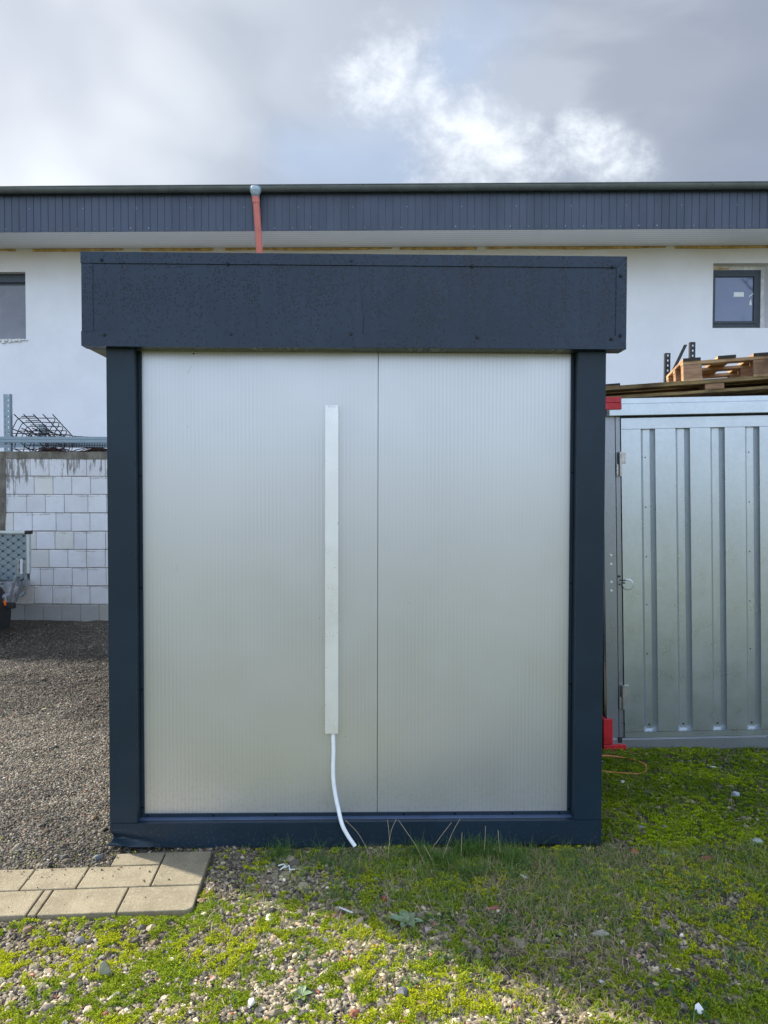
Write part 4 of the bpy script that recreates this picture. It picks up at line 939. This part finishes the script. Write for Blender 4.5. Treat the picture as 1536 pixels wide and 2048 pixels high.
# windows
def window(x0, x1, z0, z1, kind):
    fr = MB(); y = 0.165; ft = 0.075
    xr = x1 - (0.065 if kind == 'small' else 0.0); zt2 = z1 - (0.075 if kind == 'small' else 0.12); xl = x0 - 0.02
    fr.box(xl, xl + ft, y, y + 0.07, z0, zt2).box(xr - ft, xr, y, y + 0.07, z0, zt2).box(xl + ft, xr - ft, y, y + 0.07, z0, z0 + ft * 1.5).box(xl + ft, xr - ft, y, y + 0.07, zt2 - ft, zt2)
    f2 = 0.05
    xi0, xi1, zi0, zi1 = xl + ft, xr - ft, z0 + ft * 1.5, zt2 - ft
    fr.box(xi0, xi0 + f2, y - 0.012, y + 0.05, zi0, zi1).box(xi1 - f2, xi1, y - 0.012, y + 0.05, zi0, zi1).box(xi0 + f2, xi1 - f2, y - 0.012, y + 0.05, zi0, zi0 + f2).box(xi0 + f2, xi1 - f2, y - 0.012, y + 0.05, zi1 - f2, zi1)
    wn = fr.build('window', M['frame'], wh, 0.004)
    if kind == 'small':
        MB().box(xi0 + f2, xi1 - f2, y + 0.02, y + 0.03, zi0 + f2, zi1 - f2).build('pane', M['glass'], wn)
        cx, cz = xi0 + 0.40, zi0 + 0.50
        MB().box(cx, cx + 0.185, y + 0.017, y + 0.0195, cz, cz + 0.085).build('sticker', M['sticker'], wn)
        MB().prism([(cx + 0.285, cz - 0.15), (cx + 0.335, cz - 0.15), (cx + 0.315, cz - 0.05), (cx + 0.305, cz - 0.05)], y + 0.017, y + 0.0195).build('sticker', M['sticker'], wn)
        MB().prism([(cx + 0.275, cz + 0.005), (cx + 0.285, cz - 0.005), (cx + 0.375, cz + 0.065), (cx + 0.365, cz + 0.08)], y + 0.017, y + 0.0195).build('sticker', M['sticker'], wn)
        MB().box(xr, x1 - 0.0, y + 0.01, 0.3, z0, z1).box(x0, xr, y + 0.01, 0.3, zt2, z1).build('reveal_infill', M['reveal'], wn)
        MB().box(x0 + 0.02, x0 + 0.36, y - 0.004, y + 0.009, zt2 + 0.012, zt2 + 0.035).build('foam_bead', M['foam'], wn)
    else:
        MB().box(xi0 - 0.02, xi1 + 0.055, y - 0.03, y - 0.016, z0 - 0.0, zi1 - 0.02).build('roller_shade', M['shade'], wn)  # no real shade: added sheet standing in for the pane's flat grey reflection
        MB().box(x0, x1, y - 0.04, y + 0.05, zt2 - 0.04, z1 - 0.07).box(x0, x1, y - 0.03, y + 0.05, z1 - 0.07, z1).build('shutter_box', M['frame'], wn, 0.004)
        s = MB(); rn = random.Random(3)
        for k in range(30): s.box(x0 + k * 0.061, x0 + k * 0.061 + 0.055, -0.022 - rn.random() * 0.02, 0.16, z0 - 0.012 - rn.random() * 0.06, z0 + 0.006 + rn.random() * 0.004)
        s.build('rough_sill', M['reveal'], wn, 0.004)
    s = MB().box(x0, x1, 0.0, 0.0 + 0.16, z0 - 0.0001, z0 + 0.003); s.build('sill', M['reveal'], wn)
window(*wins[1], 'small'); window(*wins[0], 'wide')
# foam line under the soffit, in several runs with gaps
fo = MB(); rn = random.Random(9); x = -13.0
while x < 13:
    L = rn.uniform(1.2, 3.6)
    n = 14
    for k in range(n):
        a_, c_ = x + L * k / n, x + L * (k + 1) / n; th_ = 0.016 + 0.022 * abs(math.sin(a_ * 1.3 + rn.random() * 0.3))
        fo.box(a_, c_, -0.022, -0.0005, 6.152 - th_, 6.158)
    x += L + rn.uniform(0.05, 0.35)
fo.build('foam_line', M['foam'], wh)
EV = -0.94
MB().quad([(xe0, EV + 0.03, 6.163), (xe1, EV + 0.03, 6.163), (xe1, 0.0, 6.163), (xe0, 0.0, 6.163)]).quad([(xe0, EV + 0.03, 6.20), (xe0, 0, 6.20), (xe1, 0, 6.20), (xe1, EV + 0.03, 6.20)]).build('soffit', M['soffit'], wh, recalc=False)
fb = MB(); pit = 0.1265; x = -13.5
while x < 13.5:
    fb.box(x + 0.004, x + pit - 0.006, EV, EV + 0.02, 6.155, 6.84); fb.box(x + pit - 0.006, x + pit + 0.004, EV + 0.009, EV + 0.02, 6.156, 6.84)
    x += pit
fb.box(xe0, -13.52, EV, EV + 0.02, 6.155, 6.84).box(x + 0.02, xe1, EV, EV + 0.02, 6.155, 6.84)
fb.build('fascia', M['fascia'], wh)
nl = MB(); rn = random.Random(2)
for k in range(60):
    xx = -9 + k * 0.31; nl.tube([(xx, EV, 6.20 + rn.uniform(-.01, .02)), (xx, EV - 0.004, 6.20)], 0.008, 6)
    if k % 3 == 0: nl.tube([(xx + .1, EV, 6.55), (xx + .1, EV - 0.004, 6.55)], 0.007, 6)
nl.build('fixing_nails', M['zinc'], wh)
# gutter: half round
gt = MB(); gr_ = 0.075; gyc = EV - 0.095; gzc = 6.865
an = np.linspace(math.pi, 2 * math.pi, 13)
for a_, c_ in zip(an, an[1:]):
    gt.quad([(-14, gyc + gr_ * math.cos(a_), gzc + gr_ * 1.25 * math.sin(a_)), (14, gyc + gr_ * math.cos(a_), gzc + gr_ * 1.25 * math.sin(a_)), (14, gyc + gr_ * math.cos(c_), gzc + gr_ * 1.25 * math.sin(c_)), (-14, gyc + gr_ * math.cos(c_), gzc + gr_ * 1.25 * math.sin(c_))])
gt.tube([(-14, gyc - gr_, gzc), (14, gyc - gr_, gzc)], 0.011, 8)
gut = gt.build('gutter', M['gutter'], wh, smooth=True, recalc=False)
for k in range(34):
    xx = -10.9 + k * 0.655 + (k % 3) * 0.03; bk = MB()
    an2 = np.linspace(math.pi * 0.98, 2 * math.pi, 12)
    P = [(xx, gyc + (gr_ + 0.003) * math.cos(a_), gzc + (gr_ * 1.25 + 0.003) * math.sin(a_)) for a_ in an2]
    bk.tube(P, 0.0075, 5); bk.build('gutter_bracket', M['gutter'], gut)
# hopper and salmon downpipe
fx0 = -2.163 + 0.0; 
hp_ = MB(); P = []
for zz, rr_ in ((6.835, 0.088), (6.80, 0.100), (6.76, 0.094), (6.71, 0.072), (6.665, 0.058)): P.append((zz, rr_))
hp_.tube([(fx0, gyc - 0.06, zz) for zz, _ in P], [r for _, r in P], 20); hp_.build('hopper', M['zinc'], wh, smooth=True)
dp = MB(); pz = [(fx0 + 0.002, gyc - 0.02, 6.675), (fx0 + 0.004, gyc - 0.012, 6.60)]
pipe_pts = [(fx0, gyc - 0.06, 6.68), (fx0 + 0.012, gyc - 0.03, 6.50), (fx0 + 0.02, gyc + 0.30, 5.5), (fx0 + 0.02, -0.12, 3.2), (fx0 + 0.02, -0.10, 3.0), (fx0 + 0.02, -0.10, 0.0)]
dp.tube(pipe_pts, 0.0575, 20); dp.tube([(fx0, gyc - 0.06, 6.66), (fx0 + 0.006, gyc - 0.045, 6.58)], 0.066, 20); dp.tube([(fx0, gyc - 0.06, 6.665), (fx0, gyc - 0.059, 6.650)], 0.069, 20)
dp.build('downpipe', M['pipe'], wh, smooth=False).modifiers.new('e', 'EDGE_SPLIT')
for p in bpy.data.objects['downpipe'].data.polygons: p.use_smooth = len(p.vertices) == 4
# low roof
rf = MB(); a8 = math.tan(R(7))
rf.quad([(xe0, EV - 0.045, 6.90), (xe1, EV - 0.045, 6.90), (xe1, 5.0, 6.90 + a8 * 6), (xe0, 5.0, 6.90 + a8 * 6)]).quad([(xe0, 5.0, 6.90 + a8 * 6), (xe1, 5.0, 6.90 + a8 * 6), (xe1, 10.5, 6.95), (xe0, 10.5, 6.95)])
rf.quad([(xe0, EV - 0.045, 6.90), (xe0, EV - 0.045, 6.885), (xe1, EV - 0.045, 6.885), (xe1, EV - 0.045, 6.90)]).quad([(xe0, EV - 0.045, 6.885), (xe0, EV + 0.02, 6.84), (xe1, EV + 0.02, 6.84), (xe1, EV - 0.045, 6.885)])
for k in range(12): xx = -11 + k * 1.95; rf.box(xx, xx + 0.9, EV - 0.05, EV + 0.1, 6.900, 6.9075)
rf.build('roof', M['roof'], wh, recalc=False)

# ------------------------------------------------------------------ car trailer at the far left
tr = thing('car_trailer', 'galvanised car trailer with raised perforated ramp, seen at the left edge', 'trailer', (-4.2, 8.3, 0))
# local x = world + 4.2 ; ramp plate stands upright
def perf_plate(x0, x1, z0, z1, y, dx_, dz_, rx, rz):
    b = MB(); nxp = int((x1 - x0) / dx_); nzp = int((z1 - z0) / dz_)
    for i in range(nxp):
        for j in range(nzp):
            ax, bx = x0 + i * dx_, x0 + (i + 1) * dx_; az, bz = z0 + j * dz_, z0 + (j + 1) * dz_
            cx, cz = (ax + bx) / 2, (az + bz) / 2
            if (i + j) % 2: b.quad([(ax, y, az), (bx, y, az), (bx, y, bz), (ax, y, bz)]); continue
            H = [(cx + rx * math.cos(t_), y, cz + rz * math.sin(t_)) for t_ in np.linspace(0, 2 * math.pi, 13)[:-1]]
            Hi = [(p[0], y + 0.03, p[2]) for p in H]
            O = []
            for t_ in np.linspace(0, 2 * math.pi, 13)[:-1]:
                c_, s_ = math.cos(t_), math.sin(t_); m_ = max(abs(c_), abs(s_)); O.append((cx + (bx - ax) / 2 * c_ / m_, y, cz + (bz - az) / 2 * s_ / m_))
            for q in range(12): b.quad([H[q], H[(q + 1) % 12], O[(q + 1) % 12], O[q]]); b.quad([H[q], H[(q + 1) % 12], Hi[(q + 1) % 12], Hi[q]])
    return b
ramp = perf_plate(-1.30, 0.140, 0.68, 1.20, 0.22, 0.060, 0.0433, 0.024, 0.013).build('ramp_plate', M['galv_rack'], tr, recalc=False)
MB().box(-1.32, 0.155, 0.2505, 0.256, 0.60, 1.20).build('ramp_backing', M['galv_dull'], tr)
MB().box(-1.35, 0.150, 0.19, 0.26, 1.205, 1.237).box(0.140, 0.175, 0.20, 0.245, 0.75, 1.204).build('ramp_frame', M['galv'], tr, 0.004)
MB().box(0.125, 0.188, 0.185, 0.265, 1.20, 1.240).build('end_cap', M['rubber'], tr, 0.006)
lip = perf_plate(-1.30, 0.10, 0.615, 0.67, 0.12, 0.065, 0.055, 0.024, 0.014); lip.build('deck_lip', M['galv'], tr, recalc=False)
MB().prism([(-1.3, 0.0), (0.05, 0.0), (-0.50, 1.6), (-1.9, 1.6)], 0.50, 0.545, axes='xy').build('deck', M['galv_dull'], tr, 0.004)
MB().box(-1.30, 0.02, -0.04, 0.0, 0.455, 0.53).build('side_rail', M['galv'], tr, 0.004)
MB().tube([(0.060, -0.05, 0.465), (0.150, -0.05, 0.755), (0.158, -0.05, 0.945)], 0.021, 6, flat=0.6).build('strut', M['galv'], tr)
MB().tube([(0.095, 0.03, 0.46), (0.185, 0.03, 0.74), (0.190, 0.03, 0.89)], 0.022, 6, flat=0.6).build('strut', M['galv_dull'], tr)
MB().box(0.176, 0.188, -0.02, 0.02, 0.77, 0.93).build('latch_plate', M['sticker'], tr, 0.002)
MB().tube([(0.16, 0.0, 0.70), (0.205, 0.0, 0.712)], 0.008, 6).build('latch_pin', M['black'], tr)
MB().prism([(0.110, 0.535), (0.200, 0.575), (0.192, 0.540), (0.150, 0.505), (0.110, 0.500)], 0.03, 0.07).build('light_bracket', M['galv_rack'], tr, 0.004)
MB().box(0.03, 0.115, -0.06, 0.0, 0.390, 0.455).build('foot', M['rubber'], tr, 0.006)
MB().box(-0.035, 0.035, -0.062, -0.045, 0.425, 0.478).build('reflector', M['orange'], tr, 0.004)
wc = (-0.395, 0.325)
wl = MB(); wl.tube([(wc[0], -0.16, wc[1]), (wc[0], -0.14, wc[1]), (wc[0], 0.02, wc[1]), (wc[0], 0.04, wc[1])], [0.29, 0.325, 0.325, 0.29], 40)
whl = wl.build('wheel', M['rubber'], tr, smooth=False); MB().tube([(wc[0], -0.165, wc[1]), (wc[0], -0.15, wc[1])], [0.19, 0.20], 28).build('rim', M['galv'], whl)
fd = MB(); an = np.linspace(math.pi * 1.02, -0.10 * math.pi, 26); r1 = 0.425
for a_, c_ in zip(an, an[1:]):
    p = lambda t_, r_, y: (wc[0] + r_ * math.cos(t_), y, wc[1] + r_ * math.sin(t_))
    fd.quad([p(a_, r1, -0.2), p(c_, r1, -0.2), p(c_, r1, 0.06), p(a_, r1, 0.06)]); fd.quad([p(a_, r1, -0.2), p(c_, r1, -0.2), p(c_, r1 - 0.045, -0.205), p(a_, r1 - 0.045, -0.205)])
    fd.quad([p(a_, r1 - 0.006, -0.2), p(c_, r1 - 0.006, -0.2), p(c_, r1 - 0.006, 0.06), p(a_, r1 - 0.006, 0.06)])
fd.build('fender', M['rubber'], tr, recalc=False)
MB().box(-0.028, 0.026, -0.19, 0.05, 0.165, 0.33).build('mud_flap', M['rubber'], tr, 0.01)

# ------------------------------------------------------------------ paving slabs
PA = 0.068
def slab(label, u0, u1, v0, v1, round_corner=False, tint=1.0, dz=0.0):
    """local u to the left of the near right corner, v away"""
    t = 0.05; gap = 0.0035; u0 += gap; u1 -= gap; v0 += gap; v1 -= gap
    poly = [(-u1, v0), (-u0, v0), (-u0, v1), (-u1, v1)]
    if round_corner: poly = [(-u1, v0)] + [(-u0 - 0.03 + 0.03 * math.sin(a_), v0 + 0.03 - 0.03 * math.cos(a_)) for a_ in np.linspace(0, math.pi / 2, 5)] + [(-u0, v1), (-u1, v1)]
    cx = sum(p[0] for p in poly) / len(poly); cy = sum(p[1] for p in poly) / len(poly)
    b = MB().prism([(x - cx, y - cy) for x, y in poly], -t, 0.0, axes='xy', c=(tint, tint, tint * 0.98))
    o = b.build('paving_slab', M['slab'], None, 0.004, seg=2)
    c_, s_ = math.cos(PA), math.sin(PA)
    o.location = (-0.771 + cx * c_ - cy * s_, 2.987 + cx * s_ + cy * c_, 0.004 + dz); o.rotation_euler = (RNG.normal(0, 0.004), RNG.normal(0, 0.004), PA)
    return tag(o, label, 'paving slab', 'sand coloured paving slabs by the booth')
slab('sand coloured slab at the outer corner of the paving, rounded edge, in the front row', 0, 0.303, 0, 0.197, True, 1.0)
slab('front row sand slab between the corner slab and the narrow strip', 0.303, 0.617, 0, 0.197, False, 1.04)
slab('narrow cut strip of sand slab in the front row', 0.617, 0.655, 0, 0.197, False, 0.97)
slab('front row sand slab just left of the narrow cut strip', 0.655, 0.960, 0, 0.197, False, 1.02)
slab('front row sand slab beyond the left edge of the photo, second from the strip', 0.960, 1.265, 0, 0.197, False, 0.98)
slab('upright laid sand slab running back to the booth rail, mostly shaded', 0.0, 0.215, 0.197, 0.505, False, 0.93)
slab('second row sand slab directly left of the upright laid slab', 0.215, 0.527, 0.197, 0.385, False, 1.03)
slab('second row sand slab in the middle of its row', 0.527, 0.762, 0.197, 0.385, False, 0.98)
slab('second row sand slab at the left picture edge', 0.762, 1.07, 0.197, 0.385, False, 1.02)
slab('second row sand slab beyond the left picture edge', 1.07, 1.38, 0.197, 0.385, False, 1.0)
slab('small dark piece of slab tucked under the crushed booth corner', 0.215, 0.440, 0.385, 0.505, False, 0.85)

gn = 90; gu = RNG.random(gn) ** 0.7 * 1.0; gv = np.where(RNG.random(gn) < 0.5, 0.37 - RNG.random(gn) ** 2 * 0.1, RNG.random(gn) * 0.37)
bvv, bff = ico(0); P = bvv[None] * (1 + (RNG.random((gn, 12)) - 0.5) * 0.5)[..., None] * (0.0015 + 0.0035 * RNG.random(gn) ** 2)[:, None, None]
gxx = -0.771 - gu * math.cos(PA) - gv * math.sin(PA); gyy = 2.987 - gu * math.sin(PA) + gv * math.cos(PA)
P = P + np.stack([gxx, gyy, np.full(gn, 0.0065)], 1)[:, None, :]
tag(npmesh('spilled_grit', P.reshape(-1, 3), (bff[None] + (np.arange(gn) * 12)[:, None, None]).reshape(-1, 3), M['stone'], np.repeat(PAL[RNG.choice(len(PAL), gn)], 12, axis=0)), 'small grit spilled over the sand coloured slabs', None, None, 'stuff')
b = MB()
for x0_, z0_, x1_, z1_ in ((-0.935, 2.255, -0.925, 2.275), (-0.922, 2.281, -0.914, 2.293), (-0.99, 1.31, -0.987, 1.34)):
    b.quad([(x0_, REC + 0.0002, z0_), (x1_, REC + 0.0002, z1_), (x1_ + 0.0012, REC + 0.0002, z1_), (x0_ + 0.0012, REC + 0.0002, z0_)])
b.build('scratch_mark', M['soffit_under'], booth, recalc=False)
# ------------------------------------------------------------------ single stones, scraps, plants
def rock(name, label, cat, x, y, dims, col, rz=0.0, tilt=(0, 0), seed=0, sub=2, rough=0.22, group=None, sink=0.3):
    rn = np.random.default_rng(seed + 100); bv, bf = ico(sub)
    P = bv.copy()
    for _ in range(7):      # chop facets
        nrm = rn.normal(size=3); nrm /= np.linalg.norm(nrm); dd = rn.uniform(0.5, 0.85); s = P @ nrm; P = P - np.outer(np.maximum(s - dd, 0), nrm)
    P = P * (1 + (rn.random((len(P), 1)) - 0.5) * rough * 0.35); P = P * (np.array(dims) / 2)
    cc = np.array(col)[None] * (0.85 + 0.3 * rn.random((len(P), 1)))
    o = npmesh(name, P, bf, M['stone'], cc)
    o.location = (x, y, float(gz(x, y)) + dims[2] * (0.5 - sink) + 0.006); o.rotation_euler = (tilt[0], tilt[1], rz)
    return tag(o, label, cat, group)
ST = [
 ('brick_fragment', 'round orange brick fragment beside the right corner of the booth', 'brick fragment', 1.183, 3.500, (0.052, 0.045, 0.044), (0.36, 0.13, 0.06)),
 ('brick_fragment', 'dull red flat brick piece in the grass right of the booth', 'brick fragment', 1.490, 3.430, (0.062, 0.045, 0.03), (0.28, 0.095, 0.07)),
 ('brick_fragment', 'long reddish brick shard in the moss below the booth rail', 'brick fragment', 0.455, 3.035, (0.062, 0.022, 0.02), (0.36, 0.13, 0.10)),
 ('brick_fragment', 'bright red brick chip in the shaded gravel left of the rosette plant', 'brick fragment', 0.005, 3.075, (0.024, 0.02, 0.018), (0.45, 0.07, 0.04)),
 ('brick_fragment', 'orange and cream broken brick flake beside the white stick', 'brick fragment', -0.205, 2.935, (0.055, 0.032, 0.02), (0.55, 0.30, 0.17)),
 ('brick_fragment', 'small pinkish red brick fragment near the paving corner', 'brick fragment', -0.742, 3.120, (0.038, 0.028, 0.02), (0.34, 0.16, 0.13)),
 ('stone', 'angular pale green grey stone standing up in the lower left moss', 'stone', -0.975, 2.595, (0.052, 0.040, 0.075), (0.30, 0.29, 0.20)),
 ('stone', 'dark slate blue flat stone in the sunlit gravel', 'stone', -0.222, 2.775, (0.055, 0.038, 0.014), (0.15, 0.165, 0.18)),
 ('stone', 'white angular stone at the bottom between the moss patches', 'stone', -0.432, 2.410, (0.034, 0.026, 0.044), (0.70, 0.70, 0.67)),
 ('stone', 'long pale grey rubble stone in the grass in the lower right', 'stone', 0.835, 2.830, (0.085, 0.035, 0.03), (0.38, 0.36, 0.33)),
 ('stone', 'smooth pale blue grey stone on the moss toward the container', 'stone', 1.985, 4.175, (0.05, 0.05, 0.045), (0.40, 0.46, 0.50)),
 ('stone', 'light grey rounded stone at the right picture edge', 'stone', 1.800, 3.570, (0.06, 0.045, 0.03), (0.42, 0.46, 0.45)),
 ('stone', 'pinkish white twisted pebble right of the rosette plant', 'stone', 0.170, 2.850, (0.032, 0.026, 0.035), (0.46, 0.36, 0.33)),
 ('stone', 'dark blue grey stone under the crushed booth corner', 'stone', -1.335, 3.465, (0.055, 0.04, 0.032), (0.13, 0.14, 0.15)),
 ('stone', 'pale tan pebble standing under the booth corner by the slab', 'stone', -1.232, 3.420, (0.025, 0.022, 0.05), (0.50, 0.39, 0.22)),
 ('stone', 'black round stone on the yard gravel beside the booth', 'stone', -1.345, 3.745, (0.04, 0.035, 0.035), (0.018, 0.018, 0.02)),
 ('stone', 'yellowish flat stone touching the booth side on the gravel', 'stone', -1.335, 3.955, (0.05, 0.04, 0.02), (0.46, 0.42, 0.26)),
 ('stone', 'dark round stone halfway along the gravel left of the booth', 'stone', -1.62, 4.66, (0.05, 0.045, 0.035), (0.02, 0.02, 0.022)),
 ('stone', 'grey brown lump of rubble in front of the slabs at lower left', 'stone', -1.145, 2.790, (0.04, 0.035, 0.028), (0.26, 0.24, 0.23)),
 ('stone', 'dark angular cobble on the yard gravel above the slabs', 'stone', -1.500, 3.470, (0.042, 0.034, 0.03), (0.11, 0.108, 0.105)),
 ('stone', 'white flat stone chip in the lower right moss', 'stone', 0.755, 2.55, (0.032, 0.018, 0.01), (0.75, 0.75, 0.72)),
 ('stone', 'peach coloured pebble below the right end of the booth rail', 'stone', 1.04, 3.29, (0.028, 0.02, 0.018), (0.55, 0.36, 0.27)),
 ('stone', 'flat mid grey stone in the moss right of the booth post', 'stone', 1.30, 3.76, (0.06, 0.035, 0.02), (0.24, 0.24, 0.22)),
 ('stone', 'dark speckled stone near the bottom edge in the middle', 'stone', 0.065, 2.475, (0.05, 0.04, 0.03), (0.16, 0.16, 0.17)),
]
for i, (nm, lb, ca, x, y, dm, c_) in enumerate(ST):
    rock(nm, lb, ca, x, y, dm, c_, rz=(i * 1.37) % 3.1 if dm[0] < 0.05 else (i * 0.23) % 0.6 - 0.3, tilt=(0.15, -0.1), seed=i, group='loose stones' if nm == 'stone' else 'brick fragments')
def onz(x, y): return float(gz(x, y)) + 0.018
tag(MB().box(-0.033, 0.033, -0.004, 0.004, 0, 0.004).build('white_stick', M['pvc'], None, 0.001), 'short white plastic strip lying between the brick flake and the rosette plant', 'plastic scrap')
o = bpy.data.objects['white_stick']; o.location = (-0.150, 2.965, onz(-0.15, 2.965)); o.rotation_euler = (0, 0.05, -0.55)
sc_ = MB(); P = [(-0.475, 3.345), (-0.450, 3.355), (-0.440, 3.325), (-0.425, 3.340), (-0.418, 3.310), (-0.395, 3.305)]
sc_.tube([(x, y, onz(x, y) + 0.004 * (i % 2)) for i, (x, y) in enumerate(P)], 0.0028, 6); sc_.tube([(-0.46, 3.30, onz(-0.46, 3.3)), (-0.44, 3.335, onz(-0.44, 3.335) + .004)], 0.0028, 6); tag(sc_.build('plastic_scrap', M['hose']), 'bent white plastic scrap in the gravel below the rail', 'plastic scrap')
for i, (x, y, s, lb) in enumerate(((1.395, 4.35, 0.022, 'tiny white chip on the moss below the orange cable'), (1.03, 2.40, 0.024, 'white paper flake in the lower right corner moss'), (0.62, 3.27, 0.018, 'white flake in the grass under the booth rail'), (2.05, 4.62, 0.02, 'white chip near the foot of the ribbed container door'))):
    b = MB(); b.prism([(-s, -s * .4), (s * .2, -s * .6), (s, 0.1 * s), (s * .3, s * .5), (-s * .7, s * .45)], 0, 0.003, axes='xy'); o = b.build('white_flake', M['sticker']); o.location = (x, y, onz(x, y)); o.rotation_euler = (0.2, -0.15, i * 1.1); tag(o, lb, 'litter')
def leafm():
    def fn(T):
        n = T.noise(T.obj, 60.0, 4); link(T, T.mix(T.ramp(n, 0.3, 0.7), (0.13, 0.20, 0.10), (0.24, 0.32, 0.20)), 'Base Color'); bump(T, n, 0.4, 0.001)
    return mat('felted_leaf', (0.2, 0.3, 0.16), 0.8, spec=0.2, fn=fn)
M['leaf'] = leafm()
def rosette(label, x, y, n, L, seed, col=None, cat='plant'):
    t = thing('rosette_plant', label, cat, (x, y, float(gz(x, y)) + 0.008)); rn = random.Random(seed)
    for k in range(n):
        a_ = 2 * math.pi * k / n + rn.uniform(-.25, .25); l_ = L * rn.uniform(0.65, 1.05); up = rn.uniform(0.25, 0.8); wd = l_ * 0.24
        b = MB(); rows = []
        for j in range(7):
            t_ = j / 6; r_ = l_ * t_; z = l_ * up * (t_ - 0.55 * t_ * t_); w_ = wd * math.sin(math.pi * min(1, t_ * 0.93 + 0.06)) ** 0.8 + 0.001
            c_, s_ = math.cos(a_), math.sin(a_)
            rows.append([(c_ * r_ - s_ * q * w_, s_ * r_ + c_ * q * w_, z + abs(q) * w_ * 0.35) for q in (-1, 0, 1)])
        for A_, B2 in zip(rows, rows[1:]):
            for q in (0, 1): b.quad([A_[q], A_[q + 1], B2[q + 1], B2[q]])
        b.build('leaf', col or M['leaf'], t, smooth=True, recalc=False)
    return t
rosette('felty grey green rosette plant with broad pointed leaves, largest of the small plants', 0.095, 2.905, 6, 0.075, 3)
rosette('small pale green rosette near the bottom edge left of centre', -0.275, 2.455, 6, 0.042, 5)
rosette('small bluish rosette weed in the grass at lower right', 0.66, 2.835, 7, 0.035, 8)
rosette('low weed with small leaves right of the round brick fragment', 1.33, 3.47, 8, 0.045, 12)
# tall dry stalks in front of the rail
M['straw'] = mat('straw', (0.42, 0.34, 0.20), 0.7, fn=vary((0.42, 0.34, 0.20), 0.2, 30))
def px(px_, py_, Y):   # photo pixel to a point at depth Y, for placing the stalks that were measured in the photo
    d_ = f_ + r2 * ((px_ - 768) / 1500) + u2 * ((1024 - py_) / 1500); return Vector((0, 0, CAM_H)) + d_ * (Y / d_.y)
stalks = [([(690, 1640), (715, 1665), (735, 1700), (748, 1725), (752, 1740)], 3.44, 'long dry stalk arching from the hose end'),
          ([(793, 1638), (783, 1660), (778, 1690), (776, 1715)], 3.42, 'dry bent stalk, left half of the peak before the rail'),
          ([(797, 1640), (812, 1662), (832, 1692), (846, 1722), (850, 1735)], 3.40, 'dry bent stalk, right half of the peak before the rail'),
          ([(775, 1640), (778, 1665), (779, 1690)], 3.46, 'thin upright straw just left of the bent peak'),
          ([(920, 1638), (905, 1665), (893, 1695), (886, 1716)], 3.42, 'dry stalk leaning right in the middle of the rail'),
          ([(903, 1645), (880, 1675), (865, 1697)], 3.44, 'faint thin stalk leaning right behind the taller one'),
          ([(924, 1665), (923, 1690), (922, 1712)], 3.42, 'short upright pale straw in the middle of the rail'),
          ([(971, 1652), (970, 1680), (969, 1700)], 3.46, 'upright thin straw in the darkest grass tuft'),
          ([(996, 1660), (998, 1685), (1000, 1705)], 3.44, 'short straw right of the darkest grass tuft'),
          ([(848, 1690), (856, 1705), (864, 1720)], 3.34, 'thick short straw left of the stalk in the middle'),
          ([(853, 1780), (860, 1805), (868, 1828)], 3.05, 'dry stalk lying above the rosette plant'),
          ([(1462, 1590), (1464, 1615), (1472, 1645)], 4.0, 'dry stalk below the pale blue grey stone'),
          ([(1000, 1925), (1016, 1945), (1032, 1962)], 2.62, 'dry stalk on the sunlit moss right of centre')]
for P, Y, lb in stalks:
    q = [px(a_, b_, Y - 0.05 * k / len(P)) for k, (a_, b_) in enumerate(P)]
    tag(MB().tube(smooth_path(q, 4), [0.0009] * (4 * (len(q) - 1) + 1), 5).build('dry_stalk', M['straw']), lb, 'dry stalk', 'dry stalks in the grass')

# ------------------------------------------------------------------ bare tree across the yard (seen mirrored in the small window)
tr_ = thing('bare_tree', 'bare leafless tree mirrored in the small window pane', 'tree', (17.4, -7.0, 0))
tb = MB(); rt = random.Random(21)
def branch(p, d, L, r0, lev):
    p = Vector(p); d = Vector(d).normalized(); n = 3; pts = [p]
    for k in range(n):
        d = (d + Vector((rt.uniform(-.18, .18), rt.uniform(-.18, .18), rt.uniform(-.02, .16)))).normalized(); p = p + d * (L / n); pts.append(p)
    tb.tube(pts, [r0 * (1 - 0.45 * k / n) for k in range(n + 1)], 5 if lev < 3 else 3, cap=False)
    if lev >= 5: return
    for k in range(3 if lev else 6):
        a_ = rt.uniform(0, 2 * math.pi); t_ = rt.uniform(0.35, 1.0); q = pts[0].lerp(pts[-1], t_) if lev else pts[0].lerp(pts[-1], 0.3 + 0.7 * k / 5)
        side = Vector((math.cos(a_), math.sin(a_), rt.uniform(0.2, 0.9)))
        branch(q if t_ < 0.95 else pts[-1], (d * 0.8 + side * 0.8), L * rt.uniform(0.5, 0.68), r0 * 0.5, lev + 1)
branch((0, 0, 0), (0, 0, 1), 7.5, 0.16, 0)
tb.build('crown', M['rebar'], tr_, recalc=False)
